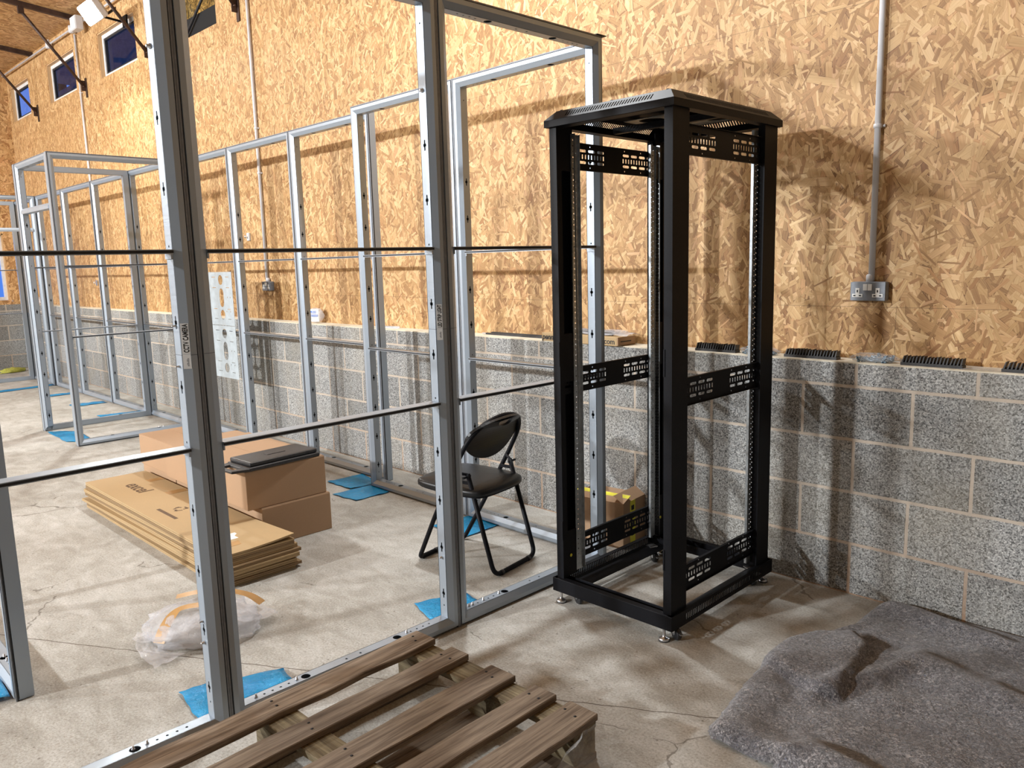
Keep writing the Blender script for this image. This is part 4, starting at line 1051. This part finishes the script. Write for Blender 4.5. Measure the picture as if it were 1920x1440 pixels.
idx = {}; vs = []; fs = []
def fh(x, y):
    d = edge_d(x, y, FO) if x < 2.0 else .2
    h = .030*sstep(0, .035, d)
    fin = pip(x, y, FLAP); fd = edge_d(x, y, FLAP)
    if fin: h += .034*sstep(0, .012, fd)
    n0 = noise.noise(Vector((x*2.6, y*2.6, 4)))
    n1_ = noise.noise(Vector((x*6+1, y*6, 8)))
    h += (.030*max(0, n0) + .012*n1_ + .004*noise.noise(Vector((x*17, y*17, 2))))*sstep(0, .08, d)
    # folds running across
    for (ax, ay, bx, by, hh, ww) in ((1.22, -1.38, 1.50, -1.30, .030, .035), (1.30, -.10, 1.95, -.20, .028, .05), (1.40, -.95, 1.55, -.60, .022, .035), (1.55, -1.25, 2.3, -1.35, .03, .06), (1.6, -.5, 2.4, -.7, .02, .07)):
        dx, dy = bx-ax, by-ay; t_ = max(0, min(1, ((x-ax)*dx+(y-ay)*dy)/(dx*dx+dy*dy))); dd = math.hypot(x-ax-t_*dx, y-ay-t_*dy)
        h += hh*math.exp(-(dd/ww)**2)*sstep(0, .04, d)
    return h + .003
for i in range(nx+1):
    for j in range(ny+1):
        x, y = X0+i*st, Y0+j*st
        if pip(x, y, FO): idx[i, j] = len(vs); vs.append([x, y, fh(x, y)])
for (i, j) in list(idx):
    if all(k in idx for k in ((i+1, j), (i, j+1), (i+1, j+1))): fs.append((idx[i, j], idx[i+1, j], idx[i+1, j+1], idx[i, j+1]))
o = MB().add(vs, fs, 0, True).build('felt_blanket', m_felt, None, fix=False)
md = o.modifiers.new('s', 'SOLIDIFY'); md.thickness = .006; md.offset = 1
md = o.modifiers.new('sm', 'SMOOTH'); md.iterations = 1
tag(o, 'grey speckled felt blanket crumpled on the floor at lower right', 'blanket')

# ================================================================== things on the wall ledge
def brush(x, y, L, label, rz=0):
    e = empty('brush_strip', (x, y, 1.0), rz, label, 'brush strip', 'black brush strips on the ledge')
    MB().box(0, L, -.022, .022, 0.0005, .012).build('base', m_blackp, e)
    m = MB(); n = int(L/.0125); random.seed(int(x*100)+7)
    m.box(.003, L-.003, -.006, .006, .0122, .015)
    for k in range(n):
        a = (k+.5)*L/n; lean = .007 + random.uniform(-.0015, .0015); hh = .037 + random.uniform(-.002, .002)
        m.add([(a-.0028, -.020, .0122), (a+.0028, -.020, .0122), (a+.0028, .020, .0122), (a-.0028, .020, .0122),
               (a-.0028+lean, -.019, hh), (a+.0010+lean, -.019, hh), (a+.0010+lean, .019, hh), (a-.0028+lean, .019, hh)],
              [(0, 1, 5, 4), (1, 2, 6, 5), (2, 3, 7, 6), (3, 0, 4, 7), (4, 5, 6, 7), (3, 2, 1, 0)])
    m.build('bristle_fins', m_blackp, e)
brush(.335, .055, .215, 'black toothed strip seen through the black rack')
brush(.790, .055, .235, 'black toothed strip just right of the black rack')
brush(1.285, .050, .225, 'long black toothed strip below the right socket')
brush(1.640, .050, .23, 'black toothed strip cut by the right edge')
def screw_bag(x, y, L, label, seed, rz=0.0, sc=1.0):
    e = empty('screw_bag', (x, y, 1.0), rz, label, 'bag of screws', 'bags of screws on the ledge')
    m = MB(); random.seed(seed)
    for k in range(60):
        a = random.uniform(-.36, .36)*L; b_ = random.gauss(0, .014); z = .005 + abs(random.gauss(0, .010))
        T = Matrix.Translation((a, b_, z)) @ Matrix.Rotation(random.uniform(0, 6), 4, 'Z') @ Matrix.Rotation(random.uniform(-.5, .5), 4, 'Y')
        m.box(-.008, .008, -.0025, .0025, -.0025, .0025, M=T).box(.006, .010, -.005, .005, -.005, .005, M=T)
    o = m.build('screws', m_screws, e); tag(o, kind='stuff')
    blob(0, 0, .016, L/2, .034, .022, 0, seed, .35, m_clear2, 'bag', e, 34, 16)
screw_bag(.215, .05, .10, 'clear bag of silver screws between the two right rack posts', 3)
screw_bag(.665, .05, .19, 'clear bag of screws behind the right rear rack post', 5)
screw_bag(1.175, .06, .20, 'clear bag of blue tinted screws below the right socket', 8)
for k, (x, lb) in enumerate(((1.57, 'flat empty clear bag on the ledge at right'),)):
    quad_sheet('plastic_bag', [(x-.07, .02), (x+.07, .015), (x+.075, .10), (x-.06, .11)], m_clear2, lb, 'plastic bag', None, .006, 16, 10, 3, z0=1.001)
# mailing box with lettering and a plastic bag on it
MBX = empty('mailing_box', (-.365, .058, 1.0), -.05, 'flat brown mailing box with black lettering on the ledge', 'box')
MB().box(-.280, .280, -.075, .075, .0005, .046).build('body', m_card2, MBX, .003, 2)
MB().box(.2805, .286, -.075, .06, .004, .047).build('flap', m_card, MBX, .001)
for txt, x, sz in (('penn', -.274, .044), ('n.com', .160, .042)):
    Mx = Matrix.Rotation(PI/2, 4, 'X'); Mx.translation = Vector((x, -.0762, .010))
    text_mesh('lettering', txt, sz, m_ink, MBX, Mx, .0004, shear=.25 if txt == 'penn' else 0, bold=.03 if txt == 'penn' else .008)
Mx = Matrix.Rotation(PI/2, 4, 'Z') @ Matrix.Rotation(PI/2, 4, 'X'); Mx.translation = Vector((.287, -.05, .016))
MB().box(.2862, .2866, -.055, .03, .020, .026).build('side_print', m_ink, MBX)
e = empty('parts_bag', (-.29, .07, 1.0475), -.04, 'clear bag of black strips lying on the mailing box', 'bag of parts')
m = MB()
for k in range(5): m.box(-.20+.01*k, .13-.015*k, -.045+.02*k, -.035+.02*k, .001, .016+.002*(k % 3))
m.build('strips', m_blackp, e)
vs = []; fs = []; n1, n2 = 26, 10
for i in range(n1+1):
    for j in range(n2+1):
        x = -.22+.46*i/n1; y = -.06+.13*j/n2
        vs.append((x, y, .004 + .022*math.sin(PI*j/n2)*(1 if x < .17 else .5) + .007*noise.noise(Vector((x*16, y*30, 2)))))
for i in range(n1):
    for j in range(n2): a = i*(n2+1)+j; fs.append((a, a+1, a+n2+2, a+n2+1))
MB().add(vs, fs, 0, True).build('bag', m_clear, e, fix=False)
# thin black strips left of the mailing box
e = empty('thin_strips', (-.95, .105, 1.0), -.02, 'thin black metal strips lying on the ledge left of the mailing box', 'metal strips')
MB().box(-.27, .27, -.018, -.002, .0005, .011).build('strip', m_blackp, e); MB().box(-.24, .27, .002, .018, .0005, .016).build('strip', m_blackp, e)
MB().box(-.31, -.25, -.012, .004, .002, .010).build('strip_end', m_steel, e)
# little bracket
e = empty('metal_bracket', (-2.20, .07, 1.0), .15, 'small silver metal bracket on the ledge behind the frames', 'bracket')
MB().box(-.09, .09, -.010, .010, .0005, .003).box(-.09, .09, .008, .010, .003, .016).build('angle', m_steel, e)
# packet standing on the ledge
e = empty('wrapped_packet', (-3.20, .075, 1.0), .35, 'white and blue wrapped packet standing on the ledge', 'packet')
pk_ = blob(0, 0, .062, .085, .026, .060, 0, 2.2, .18, m_clear, 'wrapper', e, 28, 16)
m = MB().box(-.055, .045, -.018, -.002, .012, .112); m.build('card', m_white, e, .004)
MB().box(-.056, .020, -.0200, -.0185, .080, .098).box(-.050, .036, -.0200, -.0185, .052, .070).build('stripe', plain('blue_print', (.02, .15, .55), .4), e)

# box with yellow tape on the floor behind the rack
YB_ = empty('taped_box', (-.085, -.12, 0), .12, 'open brown box with yellow warning tape on the floor behind the rack', 'box')
m = MB().box(-.16, .16, -.115, -.112, 0, .235).box(-.16, .16, .112, .115, 0, .235).box(-.16, -.157, -.112, .112, 0, .235).box(.157, .16, -.112, .112, 0, .235).box(-.157, .157, -.112, .112, 0, .003)
m.build('body', m_card, YB_)
MB().add([(-.16, -.115, .235), (.16, -.115, .235), (.16, -.04, .262), (-.16, -.04, .262), (-.16, -.115, .237), (.16, -.115, .237), (.16, -.04, .264), (-.16, -.04, .264)], [(0, 3, 2, 1), (4, 5, 6, 7), (0, 1, 5, 4), (1, 2, 6, 5), (2, 3, 7, 6), (3, 0, 4, 7)]).build('flap', m_card, YB_)
MB().add([(.16, -.115, .235), (.16, .115, .235), (.10, .115, .27), (.10, -.115, .27)], [(0, 1, 2, 3)]).build('flap', m_card, YB_, fix=False)
MB().box(.1602, .1612, -.05, .0, .0, .235).build('warning_tape', m_yellow, YB_); tp = MB()
tp.add([(-.16, -.07, .2525), (.16, -.07, .2525), (.16, -.045, .2615), (-.16, -.045, .2615), (-.16, -.07, .2535), (.16, -.07, .2535), (.16, -.045, .2625), (-.16, -.045, .2625)], [(0, 3, 2, 1), (4, 5, 6, 7), (0, 1, 5, 4), (1, 2, 6, 5), (2, 3, 7, 6), (3, 0, 4, 7)])
tp.build('warning_tape', m_yellow, YB_)
m = MB()
for k in range(4): m.box(.1614, .1618, -.04+.0, -.012, .05+.045*k, .075+.045*k)
m.build('tape_print', m_ink, YB_)

# things by the end wall
e = empty('yellow_cloth', (-11.25, -.32, 0), 0, 'crumpled yellow cloth on the floor by the end wall', 'cloth')
blob(0, 0, .02, .10, .17, .05, .3, 4.1, .35, m_glove, 'fabric', e, 26, 14)
for x, y, rx, lb in ((-11.54, -.10, .11, 'clear plastic bag in the corner beside the end window'), (-10.95, .07, .20, 'clear plastic bag on the ledge near the end wall')):
    e = empty('plastic_bag', (x, y, 1.0), 0, lb, 'plastic bag')
    blob(0, 0, .05, rx, .06, .055, 0, x, .3, m_clear, 'film', e, 30, 16)
for ob in list(bpy.data.objects):
    if ob.type == 'EMPTY' and ob.name.startswith('plastic_bag') and ob.location.x < -11.5: ob.location.x = -11.76; ob.location.y = -.12
